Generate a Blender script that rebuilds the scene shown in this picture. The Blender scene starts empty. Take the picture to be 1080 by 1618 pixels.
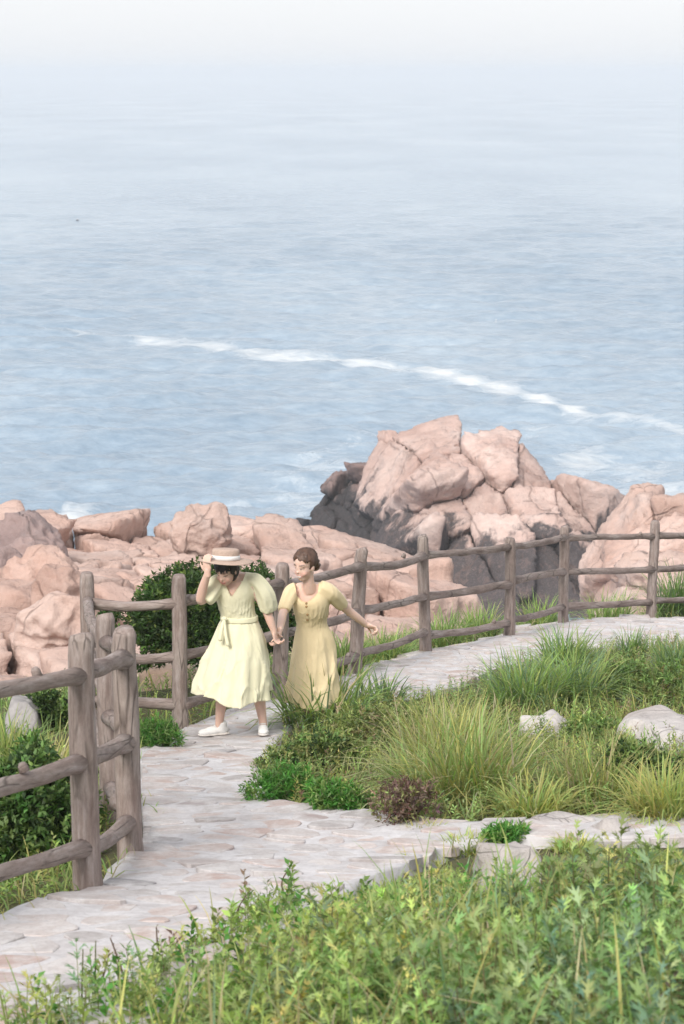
import time; _T0 = time.time()
import bpy, bmesh, math
import numpy as np
from mathutils import Vector, Matrix

sc = bpy.context.scene
COL = sc.collection

# ------------------------------------------------------------------ camera
W, H = 1080.0, 1618.0              # pixel frame of the photograph
LENS = 80.0
F = LENS / 36.0 * H                # focal length in pixels
HORIZON = 115.0
CAMZ = 24.0                        # eye height above the sea
PITCH = math.atan((H / 2 - HORIZON) / F)
SP, CP = math.sin(PITCH), math.cos(PITCH)
cam = bpy.data.cameras.new('camera')
cam.sensor_fit = 'VERTICAL'
cam.sensor_height = 36.0
cam.sensor_width = 36.0 * W / H
cam.lens = LENS
cam.clip_start = 0.1
cam.clip_end = 40000
cam.dof.use_dof = True
cam.dof.focus_distance = 17.8
cam.dof.aperture_fstop = 8.0
camo = bpy.data.objects.new('camera', cam)
COL.objects.link(camo)
camo.location = (0, 0, CAMZ)
camo.rotation_euler = (math.pi / 2 - PITCH, 0, 0)
sc.camera = camo

# ------------------------------------------------------------------ sky, sun, exposure
SUN_EL, SUN_AZ = math.radians(40), math.radians(206)   # azimuth clockwise from +Y
world = bpy.data.worlds.new('World')
sc.world = world
world.use_nodes = True
wn, wl = world.node_tree.nodes, world.node_tree.links
wn.clear()
sky = wn.new('ShaderNodeTexSky')
sky.sky_type = 'NISHITA'
sky.sun_disc = False
sky.sun_elevation = SUN_EL
sky.sun_rotation = SUN_AZ
sky.air_density = 1.0
sky.dust_density = 1.2
sky.ozone_density = 1.0
hs = wn.new('ShaderNodeHueSaturation')
hs.inputs['Saturation'].default_value = 0.3
bg = wn.new('ShaderNodeBackground')
bg.inputs['Strength'].default_value = 0.108
wo = wn.new('ShaderNodeOutputWorld')
wl.new(sky.outputs[0], hs.inputs['Color'])
ov = wn.new('ShaderNodeMix'); ov.data_type = 'RGBA'        # thin overcast veil in front of the blue
ov.inputs[0].default_value = 0.88
ov.inputs[7].default_value = (2.55, 2.58, 2.66, 1)
wl.new(hs.outputs[0], ov.inputs[6])
wl.new(ov.outputs[2], bg.inputs['Color'])
wl.new(bg.outputs[0], wo.inputs['Surface'])

sun = bpy.data.lights.new('sun', 'SUN')
sun.energy = 1.2
sun.angle = math.radians(24)
sun.color = (1.0, 0.95, 0.88)
suno = bpy.data.objects.new('sun', sun)
COL.objects.link(suno)
sd = Vector((math.sin(SUN_AZ) * math.cos(SUN_EL), math.cos(SUN_AZ) * math.cos(SUN_EL), math.sin(SUN_EL)))
suno.rotation_euler = sd.to_track_quat('Z', 'Y').to_euler()
suno.location = sd * 60

sc.view_settings.view_transform = 'Standard'
sc.view_settings.look = 'None'
sc.view_settings.gamma = 1.0
sc.view_settings.use_curve_mapping = False
sc.view_settings.exposure = 1.64
sc.render.engine = 'CYCLES'
sc.cycles.use_denoising = True
sc.cycles.max_bounces = 6
sc.cycles.diffuse_bounces = 3
sc.cycles.glossy_bounces = 2
sc.cycles.transmission_bounces = 3
sc.cycles.transparent_max_bounces = 4
sc.cycles.volume_bounces = 1
sc.cycles.caustics_reflective = False
sc.cycles.caustics_refractive = False
sc.cycles.use_adaptive_sampling = True
sc.cycles.adaptive_threshold = 0.02

# ------------------------------------------------------------------ small helpers
RNG = np.random.default_rng(7)

def ray(px, py):
    a, b = (px - W / 2) / F, (py - H / 2) / F
    return np.array([a, CP - b * SP, -(b * CP + SP)])

def at_y(px, py, Y):
    "point of the pixel's ray at world depth Y"
    d = ray(px, py)
    return np.array([0, 0, CAMZ]) + d * (Y / d[1])

def project(v):
    v = np.asarray(v, float)
    z = v[..., 2] - CAMZ
    Z = v[..., 1] * CP - z * SP
    yc = -v[..., 1] * SP - z * CP
    return np.stack([W / 2 + F * v[..., 0] / Z, H / 2 + F * yc / Z], -1)

def px_per_m(Y, z):
    return F / (Y * CP - (z - CAMZ) * SP)

class Waves:
    "cheap smooth noise: a sum of randomly oriented sines"
    def __init__(self, seed, n=24, lo=0.6, hi=3.0, dim=3, power=1.0):
        r = np.random.default_rng(seed)
        k = np.exp(r.uniform(math.log(lo), math.log(hi), n))
        d = r.normal(size=(n, dim)); d /= np.linalg.norm(d, axis=1)[:, None]
        self.k = d * k[:, None] * 2 * math.pi
        self.p = r.uniform(0, 2 * math.pi, n)
        a = k ** -power
        self.a = a / math.sqrt((a * a).sum() / 2)
    def __call__(self, v):
        return np.sin(np.asarray(v) @ self.k.T + self.p) @ self.a

def tag(o, label=None, cat=None, group=None, kind=None):
    if label: o['label'] = label
    if cat: o['category'] = cat
    if group: o['group'] = group
    if kind: o['kind'] = kind
    return o

def mesh_np(name, v, faces, smooth=True):
    "faces: list of int arrays, each (n,k)"
    me = bpy.data.meshes.new(name)
    v = np.ascontiguousarray(v, dtype=np.float32)
    faces = [np.asarray(f, dtype=np.int32) for f in faces if len(f)]
    loops = np.concatenate([f.ravel() for f in faces])
    tot = np.concatenate([np.full(len(f), f.shape[1], np.int32) for f in faces])
    start = np.concatenate([[0], np.cumsum(tot)[:-1]]).astype(np.int32)
    me.vertices.add(len(v)); me.vertices.foreach_set('co', v.ravel())
    me.loops.add(len(loops)); me.loops.foreach_set('vertex_index', loops)
    me.polygons.add(len(tot)); me.polygons.foreach_set('loop_start', start)
    try: me.polygons.foreach_set('loop_total', tot)
    except Exception: pass
    me.polygons.foreach_set('use_smooth', np.full(len(tot), smooth, bool))
    me.update(calc_edges=True)
    me.validate()
    return me

def obj(name, me, mat=None, parent=None, loc=None):
    o = bpy.data.objects.new(name, me)
    COL.objects.link(o)
    if mat is not None and me is not None and not me.materials: me.materials.append(mat)
    if parent is not None: o.parent = parent
    if loc is not None: o.location = loc
    return o

def empty(name, loc=(0, 0, 0)):
    o = bpy.data.objects.new(name, None)
    COL.objects.link(o)
    o.location = loc
    o.empty_display_size = 0.2
    return o

def color_attr(me, col, name='tint'):
    a = me.color_attributes.new(name, 'FLOAT_COLOR', 'POINT')
    c = np.ones((len(me.vertices), 4), np.float32); c[:, :3] = col
    a.data.foreach_set('color', c.ravel())

def child_at(name, verts, faces, mat, parent, smooth=True):
    "mesh given in world coordinates, parented to an empty that is only translated"
    off = np.array(parent.location)
    return obj(name, mesh_np(name, np.asarray(verts) - off, faces, smooth), mat, parent)

# ------------------------------------------------------------------ materials
class Mat:
    def __init__(self, name):
        self.m = bpy.data.materials.new(name)
        self.m.use_nodes = True
        self.t = self.m.node_tree
        self.b = self.t.nodes['Principled BSDF']
        self.out = self.t.nodes['Material Output']
    def n(self, kind, **kw):
        x = self.t.nodes.new(kind)
        for k, v in kw.items():
            if hasattr(x, k): setattr(x, k, v)
            else: x.inputs[k.replace('_', ' ')].default_value = v
        return x
    def l(self, a, b): self.t.links.new(a, b)
    def noise(self, scale, detail=4, rough=0.55, vec=None, dist=0.0):
        x = self.n('ShaderNodeTexNoise')
        x.inputs['Scale'].default_value = scale
        x.inputs['Detail'].default_value = detail
        x.inputs['Roughness'].default_value = rough
        x.inputs['Distortion'].default_value = dist
        if vec is not None: self.l(vec, x.inputs['Vector'])
        return x.outputs['Fac']
    def ramp(self, fac, stops):
        x = self.n('ShaderNodeValToRGB')
        e = x.color_ramp.elements
        while len(e) < len(stops): e.new(0.5)
        for s, (p, c) in zip(e, stops):
            s.position = p
            s.color = (c, c, c, 1) if isinstance(c, (int, float)) else (*c, 1)
        self.l(fac, x.inputs['Fac'])
        return x.outputs['Color']
    def mix(self, fac, a, b, mode='MIX'):
        x = self.n('ShaderNodeMix', data_type='RGBA', blend_type=mode)
        for s, v in ((x.inputs[0], fac), (x.inputs[6], a), (x.inputs[7], b)):
            if isinstance(v, bpy.types.NodeSocket): self.l(v, s)
            elif isinstance(v, (int, float)): s.default_value = v
            else: s.default_value = (*v, 1)
        return x.outputs[2]
    def math(self, op, a, b=0.0, c=None, clamp=False):
        x = self.n('ShaderNodeMath', operation=op)
        x.use_clamp = clamp
        for s, v in zip(x.inputs, (a, b, c)):
            if v is None: continue
            if isinstance(v, bpy.types.NodeSocket): self.l(v, s)
            else: s.default_value = v
        return x.outputs[0]
    def pos(self): return self.n('ShaderNodeNewGeometry').outputs['Position']
    def objco(self): return self.n('ShaderNodeTexCoord').outputs['Object']
    def rnd(self): return self.n('ShaderNodeObjectInfo').outputs['Random']
    def scaled(self, vec, s):
        x = self.n('ShaderNodeMapping')
        x.inputs['Scale'].default_value = s
        self.l(vec, x.inputs['Vector'])
        return x.outputs[0]
    def bump(self, h, strength=0.4, dist=0.05):
        x = self.n('ShaderNodeBump')
        x.inputs['Strength'].default_value = strength
        x.inputs['Distance'].default_value = dist
        self.l(h, x.inputs['Height'])
        self.l(x.outputs[0], self.b.inputs['Normal'])
        return x
    def color(self, c):
        if isinstance(c, bpy.types.NodeSocket): self.l(c, self.b.inputs['Base Color'])
        else: self.b.inputs['Base Color'].default_value = (*c, 1)
    def rough(self, r, spec=0.3):
        self.b.inputs['Roughness'].default_value = r
        self.b.inputs['Specular IOR Level'].default_value = spec

def rock_material(name, c_dark, c_mid, c_light, tide=None, stain=0.35, scale=1.0, grey=None, crack=0.55):
    m = Mat(name); p = m.pos()
    n1 = m.noise(0.35 * scale, 5, 0.6, p); n2 = m.noise(2.2 * scale, 6, 0.65, p)
    col = m.ramp(n1, [(0.32, c_dark), (0.5, c_mid), (0.68, c_light)])
    var = m.math('MULTIPLY_ADD', m.rnd(), 0.26, 0.92)
    vc = m.n('ShaderNodeCombineColor'); m.l(var, vc.inputs[0]); m.l(var, vc.inputs[1]); m.l(var, vc.inputs[2])
    col = m.mix(1.0, col, vc.outputs[0], 'MULTIPLY')
    col = m.mix(m.ramp(n2, [(0.38, 0.3), (0.6, 0.0)]), col, tuple(x * 0.72 for x in c_mid))
    g = grey or (0.30, 0.28, 0.29)
    lichen = m.noise(0.8 * scale, 6, 0.7, m.scaled(p, (1, 1, 0.55)))
    col = m.mix(m.math('MULTIPLY', m.ramp(lichen, [(0.52, 0.0), (0.66, 1.0)]), stain), col, g)
    if tide:
        z0, soft, blk = tide
        sx = m.n('ShaderNodeSeparateXYZ'); m.l(p, sx.inputs[0])
        drip = m.noise(0.5, 5, 0.65, m.scaled(p, (1.6, 1.6, 0.22)))
        lim = m.math('MULTIPLY_ADD', drip, 6.0, z0 - 3.0)
        d = m.math('DIVIDE', m.math('SUBTRACT', lim, sx.outputs[2]), soft, clamp=True)
        col = m.mix(m.math('MULTIPLY', d, 0.95), col, blk)
    # hairline joints
    wv = m.n('ShaderNodeVectorMath', operation='ADD'); m.l(p, wv.inputs[0])
    nz = m.n('ShaderNodeTexNoise'); nz.inputs['Scale'].default_value = 0.7 * scale; m.l(p, nz.inputs['Vector']); m.l(nz.outputs['Color'], wv.inputs[1])
    vo = m.n('ShaderNodeTexVoronoi', feature='DISTANCE_TO_EDGE'); vo.inputs['Scale'].default_value = crack * scale
    m.l(m.scaled(wv.outputs[0], (1, 1, 0.7)), vo.inputs['Vector'])
    ck = m.ramp(vo.outputs['Distance'], [(0.0, 1.0), (0.02, 0.0)])
    ck = m.math('MULTIPLY', ck, m.ramp(m.noise(0.6 * scale, 3, 0.5, p), [(0.42, 0.0), (0.56, 1.0)]))
    vo2 = m.n('ShaderNodeTexVoronoi', feature='DISTANCE_TO_EDGE'); vo2.inputs['Scale'].default_value = crack * 2.6 * scale
    m.l(m.scaled(wv.outputs[0], (1.0, 0.8, 0.5)), vo2.inputs['Vector'])
    ck2 = m.math('MULTIPLY', m.ramp(vo2.outputs['Distance'], [(0.0, 1.0), (0.03, 0.0)]), m.ramp(m.noise(0.9 * scale, 3, 0.5, p), [(0.52, 0.0), (0.64, 0.5)]))
    ck = m.math('MAXIMUM', ck, ck2)
    blot = m.noise(1.6 * scale, 7, 0.75, m.scaled(p, (1, 1, 0.6)), 0.4)
    col = m.mix(m.math('MULTIPLY', m.ramp(blot, [(0.54, 0.0), (0.62, 1.0)]), 0.3), col, tuple(x * 0.62 for x in c_dark))
    spk = m.noise(14 * scale, 3, 0.7, p)
    col = m.mix(m.math('MULTIPLY', m.ramp(spk, [(0.5, 0.0), (0.7, 1.0)]), 0.12), col, tuple(min(1, x * 1.2) for x in c_light))
    col = m.mix(m.math('MULTIPLY', ck, 0.55), col, tuple(x * 0.35 for x in c_dark))
    m.color(col); m.rough(0.85, 0.25)
    h = m.math('ADD', m.math('MULTIPLY', m.noise(1.3 * scale, 8, 0.65, p), 1.0), m.math('MULTIPLY', m.noise(9 * scale, 5, 0.7, p), 0.25))
    h = m.math('SUBTRACT', h, m.math('MULTIPLY', ck, 0.2))
    m.bump(h, 0.8, 0.22 / scale)
    return m.m

def foliage_material(name, trans=0.35, rough=0.55):
    m = Mat(name)
    a = m.n('ShaderNodeAttribute', attribute_name='tint').outputs['Color']
    m.color(a); m.rough(rough, 0.25)
    tr = m.n('ShaderNodeBsdfTranslucent')
    m.l(m.mix(1.0, a, (1.15, 1.2, 0.7), 'MULTIPLY'), tr.inputs['Color'])
    mx = m.n('ShaderNodeMixShader'); mx.inputs[0].default_value = trans
    m.l(m.b.outputs[0], mx.inputs[1]); m.l(tr.outputs[0], mx.inputs[2])
    m.l(mx.outputs[0], m.out.inputs['Surface'])
    return m.m

def simple_material(name, col, rough=0.7, spec=0.3, var=0.15, scale=20, bump=0.0):
    m = Mat(name); p = m.objco()
    n = m.noise(scale, 4, 0.6, p)
    m.color(m.ramp(n, [(0.3, tuple(c * (1 - var) for c in col)), (0.7, tuple(min(1, c * (1 + var)) for c in col))]))
    m.rough(rough, spec)
    if bump: m.bump(n, bump, 0.01)
    return m.m

MAT = {}
MAT['leaf'] = foliage_material('leaf')
MAT['grass'] = foliage_material('grass', 0.4, 0.5)
MAT['rock_pink'] = rock_material('rock_pink', (0.45, 0.295, 0.245), (0.545, 0.39, 0.335), (0.61, 0.475, 0.425), stain=0.22)
MAT['rock_stack'] = rock_material('rock_stack', (0.42, 0.28, 0.24), (0.525, 0.38, 0.335), (0.60, 0.475, 0.43), crack=0.26, tide=(3.3, 0.7, (0.05, 0.047, 0.052)), stain=0.25)
MAT['rock_dark'] = rock_material('rock_dark', (0.16, 0.115, 0.11), (0.27, 0.19, 0.175), (0.36, 0.26, 0.24), tide=(3.2, 1.2, (0.03, 0.032, 0.036)), stain=0.5, grey=(0.12, 0.11, 0.12))
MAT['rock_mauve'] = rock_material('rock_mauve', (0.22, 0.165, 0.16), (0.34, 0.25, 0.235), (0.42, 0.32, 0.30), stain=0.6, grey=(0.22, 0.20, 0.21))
MAT['rock_grey'] = rock_material('rock_grey', (0.38, 0.34, 0.325), (0.49, 0.455, 0.44), (0.58, 0.55, 0.54), stain=0.3, scale=3.0)
MAT['rock_streak'] = rock_material('rock_streak', (0.24, 0.17, 0.13), (0.33, 0.25, 0.20), (0.42, 0.36, 0.32), stain=0.6, scale=2.5, grey=(0.27, 0.27, 0.26))
MAT['rock_slate'] = rock_material('rock_slate', (0.25, 0.23, 0.225), (0.33, 0.31, 0.305), (0.42, 0.40, 0.395), stain=0.4, scale=3.0)
MAT['rock_gap'] = simple_material('rock_gap', (0.10, 0.075, 0.065), 0.95, 0.1, 0.3, 1.5)

def wood_material():
    m = Mat('weathered_log'); p = m.objco(); r = m.rnd()
    off = m.n('ShaderNodeVectorMath', operation='ADD'); m.l(p, off.inputs[0])
    cx = m.n('ShaderNodeCombineXYZ'); m.l(m.math('MULTIPLY', r, 40), cx.inputs[0]); m.l(m.math('MULTIPLY', r, 17), cx.inputs[1]); m.l(cx.outputs[0], off.inputs[1])
    v = off.outputs[0]
    g = m.noise(9, 6, 0.65, m.scaled(v, (3.0, 3.0, 0.35)))
    b = m.noise(3.0, 4, 0.6, v)
    col = m.ramp(g, [(0.3, (0.18, 0.13, 0.114)), (0.5, (0.29, 0.23, 0.208)), (0.72, (0.43, 0.375, 0.36))])
    col = m.mix(m.math('MULTIPLY', m.ramp(b, [(0.42, 0.0), (0.66, 1.0)]), 0.7), col, (0.37, 0.315, 0.285))
    d = m.noise(1.8, 5, 0.65, m.scaled(v, (1, 1, 0.6)))
    col = m.mix(m.math('MULTIPLY', m.ramp(d, [(0.5, 0.0), (0.68, 1.0)]), 0.65), col, (0.115, 0.082, 0.072))
    f = m.noise(60, 3, 0.7, m.scaled(v, (1, 1, 0.25)))
    col = m.mix(m.math('MULTIPLY', m.ramp(f, [(0.35, 1.0), (0.6, 0.0)]), 0.3), col, (0.09, 0.065, 0.055))
    vo = m.n('ShaderNodeTexVoronoi', feature='DISTANCE_TO_EDGE'); vo.inputs['Scale'].default_value = 9.0
    m.l(m.scaled(v, (1.6, 1.6, 0.18)), vo.inputs['Vector'])
    ck = m.math('MULTIPLY', m.ramp(vo.outputs['Distance'], [(0.0, 1.0), (0.05, 0.0)]), m.ramp(b, [(0.45, 0.0), (0.55, 1.0)]))
    col = m.mix(m.math('MULTIPLY', ck, 0.7), col, (0.05, 0.036, 0.03))
    m.color(col); m.rough(0.8, 0.25)
    f = m.math('SUBTRACT', f, m.math('MULTIPLY', ck, 2.0))
    m.bump(m.math('ADD', g, m.math('MULTIPLY', f, 0.3)), 0.5, 0.012)
    return m.m
MAT['log'] = wood_material()

def paving_material(name, mortar):
    m = Mat(name); p = m.pos()
    if mortar:
        n = m.noise(3, 6, 0.65, p); n2 = m.noise(22, 5, 0.7, p)
        col = m.ramp(n, [(0.3, (0.45, 0.42, 0.42)), (0.5, (0.575, 0.555, 0.565)), (0.7, (0.68, 0.665, 0.68))])
        col = m.mix(m.math('MULTIPLY', m.ramp(n2, [(0.35, 1.0), (0.55, 0.0)]), 0.3), col, (0.28, 0.26, 0.26))
        m.bump(m.math('ADD', n, m.math('MULTIPLY', n2, 0.3)), 0.6, 0.03)
    else:
        a = m.rnd(); n = m.noise(6, 6, 0.65, p); n2 = m.noise(40, 4, 0.7, p)
        col = m.ramp(a, [(0.0, (0.36, 0.33, 0.325)), (0.3, (0.48, 0.445, 0.44)), (0.5, (0.47, 0.365, 0.33)), (0.72, (0.53, 0.49, 0.48)), (0.9, (0.44, 0.32, 0.285)), (1.0, (0.34, 0.325, 0.335))])
        col = m.mix(m.ramp(n, [(0.40, 0.0), (0.62, 0.8)]), col, (0.62, 0.60, 0.60))
        col = m.mix(m.math('MULTIPLY', m.ramp(n2, [(0.35, 1.0), (0.55, 0.0)]), 0.3), col, (0.25, 0.22, 0.21))
        m.bump(m.math('ADD', n, m.math('MULTIPLY', n2, 0.3)), 0.6, 0.02)
    m.color(col); m.rough(0.85, 0.25)
    return m.m
MAT['mortar'] = paving_material('mortar', True)
MAT['stone'] = paving_material('paving_stone', False)

def soil_material():
    m = Mat('hillside_soil'); p = m.pos()
    n = m.noise(1.1, 6, 0.65, p); n2 = m.noise(14, 5, 0.7, p)
    col = m.ramp(n, [(0.3, (0.10, 0.085, 0.055)), (0.5, (0.085, 0.10, 0.04)), (0.7, (0.15, 0.14, 0.07))])
    col = m.mix(m.math('MULTIPLY', n2, 0.5), col, (0.16, 0.13, 0.09))
    m.color(col); m.rough(0.95, 0.1); m.bump(n2, 0.8, 0.05)
    return m.m
MAT['soil'] = soil_material()

def sea_material():
    m = Mat('sea_water'); p = m.pos()
    foam = m.n('ShaderNodeAttribute', attribute_name='foam').outputs['Fac']
    big = m.noise(0.02, 3, 0.5, m.scaled(p, (1, 0.35, 1)))
    med = m.noise(0.9, 6, 0.7, m.scaled(p, (0.5, 1, 1)))
    col = m.ramp(m.math('ADD', m.math('MULTIPLY', big, 0.5), m.math('MULTIPLY', med, 0.5)), [(0.36, (0.185, 0.26, 0.345)), (0.5, (0.275, 0.355, 0.44)), (0.64, (0.385, 0.46, 0.53))])
    br = m.noise(0.9, 7, 0.72, m.scaled(p, (0.6, 1, 1)), 0.6)
    br2 = m.noise(0.22, 4, 0.6, p, 1.0)
    f = m.math('ADD', foam, m.math('ADD', m.math('MULTIPLY', m.math('SUBTRACT', br, 0.5), 1.5), m.math('MULTIPLY', m.math('SUBTRACT', br2, 0.5), 0.35)))
    fm = m.ramp(f, [(0.36, 0.0), (1.15, 0.72)])
    fm = m.mix(m.ramp(foam, [(0.02, 0.0), (0.14, 1.0)]), (0, 0, 0), fm)
    m.color(m.mix(fm, col, (0.72, 0.73, 0.73)))
    m.b.inputs['IOR'].default_value = 1.333
    m.rough(0.22, 0.5)
    m.l(m.ramp(fm, [(0, 0.2), (1, 0.8)]), m.b.inputs['Roughness'])
    h = m.math('ADD', m.noise(1.1, 6, 0.65, m.scaled(p, (0.5, 1, 1)), 0.1), m.math('MULTIPLY', m.noise(3.0, 4, 0.6, m.scaled(p, (0.6, 1, 1))), 0.18))
    m.bump(h, 0.5, 0.4)
    return m.m
MAT['sea'] = sea_material()
# ------------------------------------------------------------------ fence line and terrain
# (pixel x, pixel y of the foot) -> world, with the depth measured from the fence's rail spacing
def foot(px, py, Z):
    yc = (py - H / 2) / F * Z
    return np.array([(px - W / 2) / F * Z, Z * CP - yc * SP, CAMZ - (yc * CP + Z * SP)])
POSTS = {
    'Z': foot(-190, 1590, 8.75), 'A': foot(138, 1425, 10.4), 'B': foot(206, 1355, 11.4), 'C': foot(174, 1283, 12.9),
    'D': foot(140, 1152, 18.1), 'E': foot(285, 1160, 17.9), 'F': foot(441, 1108, 19.2), 'G': foot(560, 1068, 21.0),
    'H': foot(673, 1030, 22.9), 'I': foot(804, 1014, 24.6), 'J': foot(889, 990, 26.6), 'K': foot(1028, 980, 28.2), 'L': foot(1190, 970, 30.2)}
ORDER = 'ZABCDEFGHIJKL'
FENCE = np.array([POSTS[k][:2] for k in ORDER])
FENCE_EXT = np.vstack([[-14, 6.5], FENCE, [12, 34.0], [30, 40]])

PROF_Y = np.array([-40, -12, 0, 5, 9.9, 10.9, 17.2, 18.6, 20.3, 22.2, 23.9, 25.9, 27.4, 30, 40, 120])
PROF_Z = np.array([8, 1.2, -1.75, -2.7, -3.70, -3.88, -5.10, -5.24, -5.47, -5.74, -6.04, -6.34, -6.64, -7.1, -9, -20])
_yy = np.linspace(-40, 120, 1601)
_zz = np.interp(_yy, PROF_Y, PROF_Z)
_k = np.ones(13) / 13
_zz[6:-6] = np.convolve(_zz, _k, 'valid')
def base_h(Y): return np.interp(Y, _yy, _zz)

def poly_dist(P, line):
    "distance to an open polyline, and the side (+ is left of its direction)"
    P = np.asarray(P, float)
    best = np.full(len(P), 1e9); side = np.zeros(len(P))
    for a, b in zip(line[:-1], line[1:]):
        e = b - a; L = (e * e).sum()
        t = np.clip(((P - a) @ e) / L, 0, 1)
        d = np.linalg.norm(P - a - t[:, None] * e, axis=1)
        s = np.sign(e[0] * (P[:, 1] - a[1]) - e[1] * (P[:, 0] - a[0]))
        m = d < best
        best[m] = d[m]; side[m] = s[m]
    return best, side

TN = Waves(3, 18, 0.12, 0.7, 2, 1.0)
def terrain(P):
    P = np.atleast_2d(np.asarray(P, float))
    h = base_h(P[:, 1])
    d, s = poly_dist(P, FENCE_EXT)
    d = np.maximum(d * s, 0)
    drop = 0.15 * d + 0.85 * np.maximum(d - 5.5, 0)
    n = TN(P) * 0.05 * np.clip(np.abs(d) / 2 + 0.15, 0, 1)
    fg = 0.25 * np.exp(-((P[:, 1] - 6) / 2.2) ** 2) * np.clip((P[:, 0] + 0.9) / 1.5, 0, 1)
    mid = 0.10 * np.exp(-((P[:, 1] - 15.5) / 2.5) ** 2 - ((P[:, 0] - 1.3) / 1.3) ** 2)
    return np.maximum(CAMZ + h - drop + n + fg + mid, -3.0)

def ground(px, py, lift=0.0):
    d = ray(px, py); o = np.array([0, 0, CAMZ])
    t = np.linspace(3, 60, 2400)
    q = o + d[None] * t[:, None]
    below = q[:, 2] < terrain(q[:, :2]) + lift
    i = int(np.argmax(below)) if below.any() else len(t) - 1
    return q[i]

def in_poly(P, poly):
    x, y = P[:, 0], P[:, 1]; c = np.zeros(len(P), bool)
    n = len(poly)
    for i in range(n):
        (x1, y1), (x2, y2) = poly[i], poly[(i + 1) % n]
        hit = ((y1 > y) != (y2 > y))
        with np.errstate(divide='ignore', invalid='ignore'):
            xi = (x2 - x1) * (y - y1) / (y2 - y1 + 1e-12) + x1
        c ^= hit & (x < xi)
    return c

PATH_PX = [(-140, 1512), (0, 1468), (60, 1448), (112, 1434), (168, 1408), (226, 1340), (224, 1260), (224, 1205), (262, 1180), (300, 1157), (385, 1124), (450, 1103),
           (545, 1076), (665, 1036), (740, 1024), (800, 1010), (870, 990), (1030, 984), (1200, 976),
           (1200, 1016), (1000, 1023), (880, 1040), (800, 1060), (720, 1094), (600, 1112), (500, 1134), (455, 1160), (405, 1215), (405, 1245), (455, 1284), (560, 1296), (720, 1310), (820, 1306), (960, 1298), (1200, 1292),
           (1200, 1340), (900, 1340), (800, 1336), (700, 1358), (560, 1412), (420, 1500), (260, 1640), (-100, 1760)]
PATH = np.array([ground(x, y)[:2] for x, y in PATH_PX])
# finer, slightly wobbly outline
_pw = Waves(11, 16, 0.4, 2.2, 2)
_pp = []
for a, b in zip(PATH, np.roll(PATH, -1, 0)):
    n = max(2, int(np.linalg.norm(b - a) / 0.12))
    for i in range(n): _pp.append(a + (b - a) * i / n)
_pp = np.array(_pp)
_pp = _pp + 0.035 * np.stack([_pw(_pp), _pw(_pp + 31.7)], 1)
PATH_F = _pp
PATH_C0 = np.vstack([PATH, PATH[:1]])
PATH_CLOSED = np.vstack([PATH_F, PATH_F[:1]])
PN2 = Waves(13, 24, 3.0, 7.0, 2, 0.6)
PN = Waves(12, 20, 0.5, 4.0, 2, 1.0)
def path_z(P): return terrain(P) + 0.05 + 0.008 * PN(P) + 0.003 * PN2(P)

# hillside
gx = np.concatenate([np.linspace(-60, -9, 60)[:-1], np.linspace(-9, 9, 120), np.linspace(9, 60, 60)[1:]])
gy = np.concatenate([np.linspace(-30, 3, 40)[:-1], np.linspace(3, 34, 190), np.linspace(34, 95, 90)[1:]])
GX, GY = np.meshgrid(gx, gy)
P2 = np.stack([GX.ravel(), GY.ravel()], 1)
TZ = terrain(P2)
inside = in_poly(P2, PATH_F)
TZ = TZ - np.where(inside, 0.10, 0.0)
nx, ny = len(gx), len(gy)
idx = np.arange(nx * ny).reshape(ny, nx)
quads = np.stack([idx[:-1, :-1], idx[:-1, 1:], idx[1:, 1:], idx[1:, :-1]], -1).reshape(-1, 4)
o = obj('hillside', mesh_np('hillside', np.column_stack([P2, TZ]), [quads]), MAT['soil'])
tag(o, kind='structure')

# path: one mortar bed with a skirt, the stones are its children
step = 0.07
lo, hi = PATH_F.min(0) - step, PATH_F.max(0) + step
lo[1] = max(lo[1], 6.0)
gx = np.arange(lo[0], hi[0], step); gy = np.arange(lo[1], hi[1], step)
GX, GY = np.meshgrid(gx, gy)
C = np.stack([(GX[:-1, :-1] + step / 2).ravel(), (GY[:-1, :-1] + step / 2).ravel()], 1)
keep = in_poly(C, PATH_F)
idx = np.arange(GX.size).reshape(GX.shape)
quads = np.stack([idx[:-1, :-1], idx[:-1, 1:], idx[1:, 1:], idx[1:, :-1]], -1).reshape(-1, 4)[keep]
used, inv = np.unique(quads, return_inverse=True)
V = np.stack([GX.ravel()[used], GY.ravel()[used]], 1)
quads = inv.reshape(-1, 4)
E = np.concatenate([quads[:, [i, (i + 1) % 4]] for i in range(4)])
key = {}
for a, b in E: key[(a, b)] = 1
bed = np.array([(a, b) for a, b in key if (b, a) not in key])
bv = np.unique(bed)
# snap the outline to the wobbly line
def nearest_on(P, line):
    best = np.full(len(P), 1e9); q = P.copy()
    for a, b in zip(line[:-1], line[1:]):
        e = b - a; L = (e * e).sum() + 1e-12
        t = np.clip(((P - a) @ e) / L, 0, 1)
        c = a + t[:, None] * e
        d = np.linalg.norm(P - c, axis=1)
        m = d < best
        best[m] = d[m]; q[m] = c[m]
    return q, best
q, bd = nearest_on(V[bv], PATH_CLOSED)
m = bd < step * 1.5
V[bv[m]] = q[m]
VZ = path_z(V)
n0 = len(V)
top = np.column_stack([V, VZ])
skirt = top[bv].copy(); skirt[:, 2] -= 0.32
smap = {b: n0 + i for i, b in enumerate(bv)}
sk = np.array([(b, a, smap[a], smap[b]) for a, b in bed])
path = obj('path', mesh_np('path', np.vstack([top, skirt]), [quads, sk]), MAT['mortar'])
tag(path, kind='structure')

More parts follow.
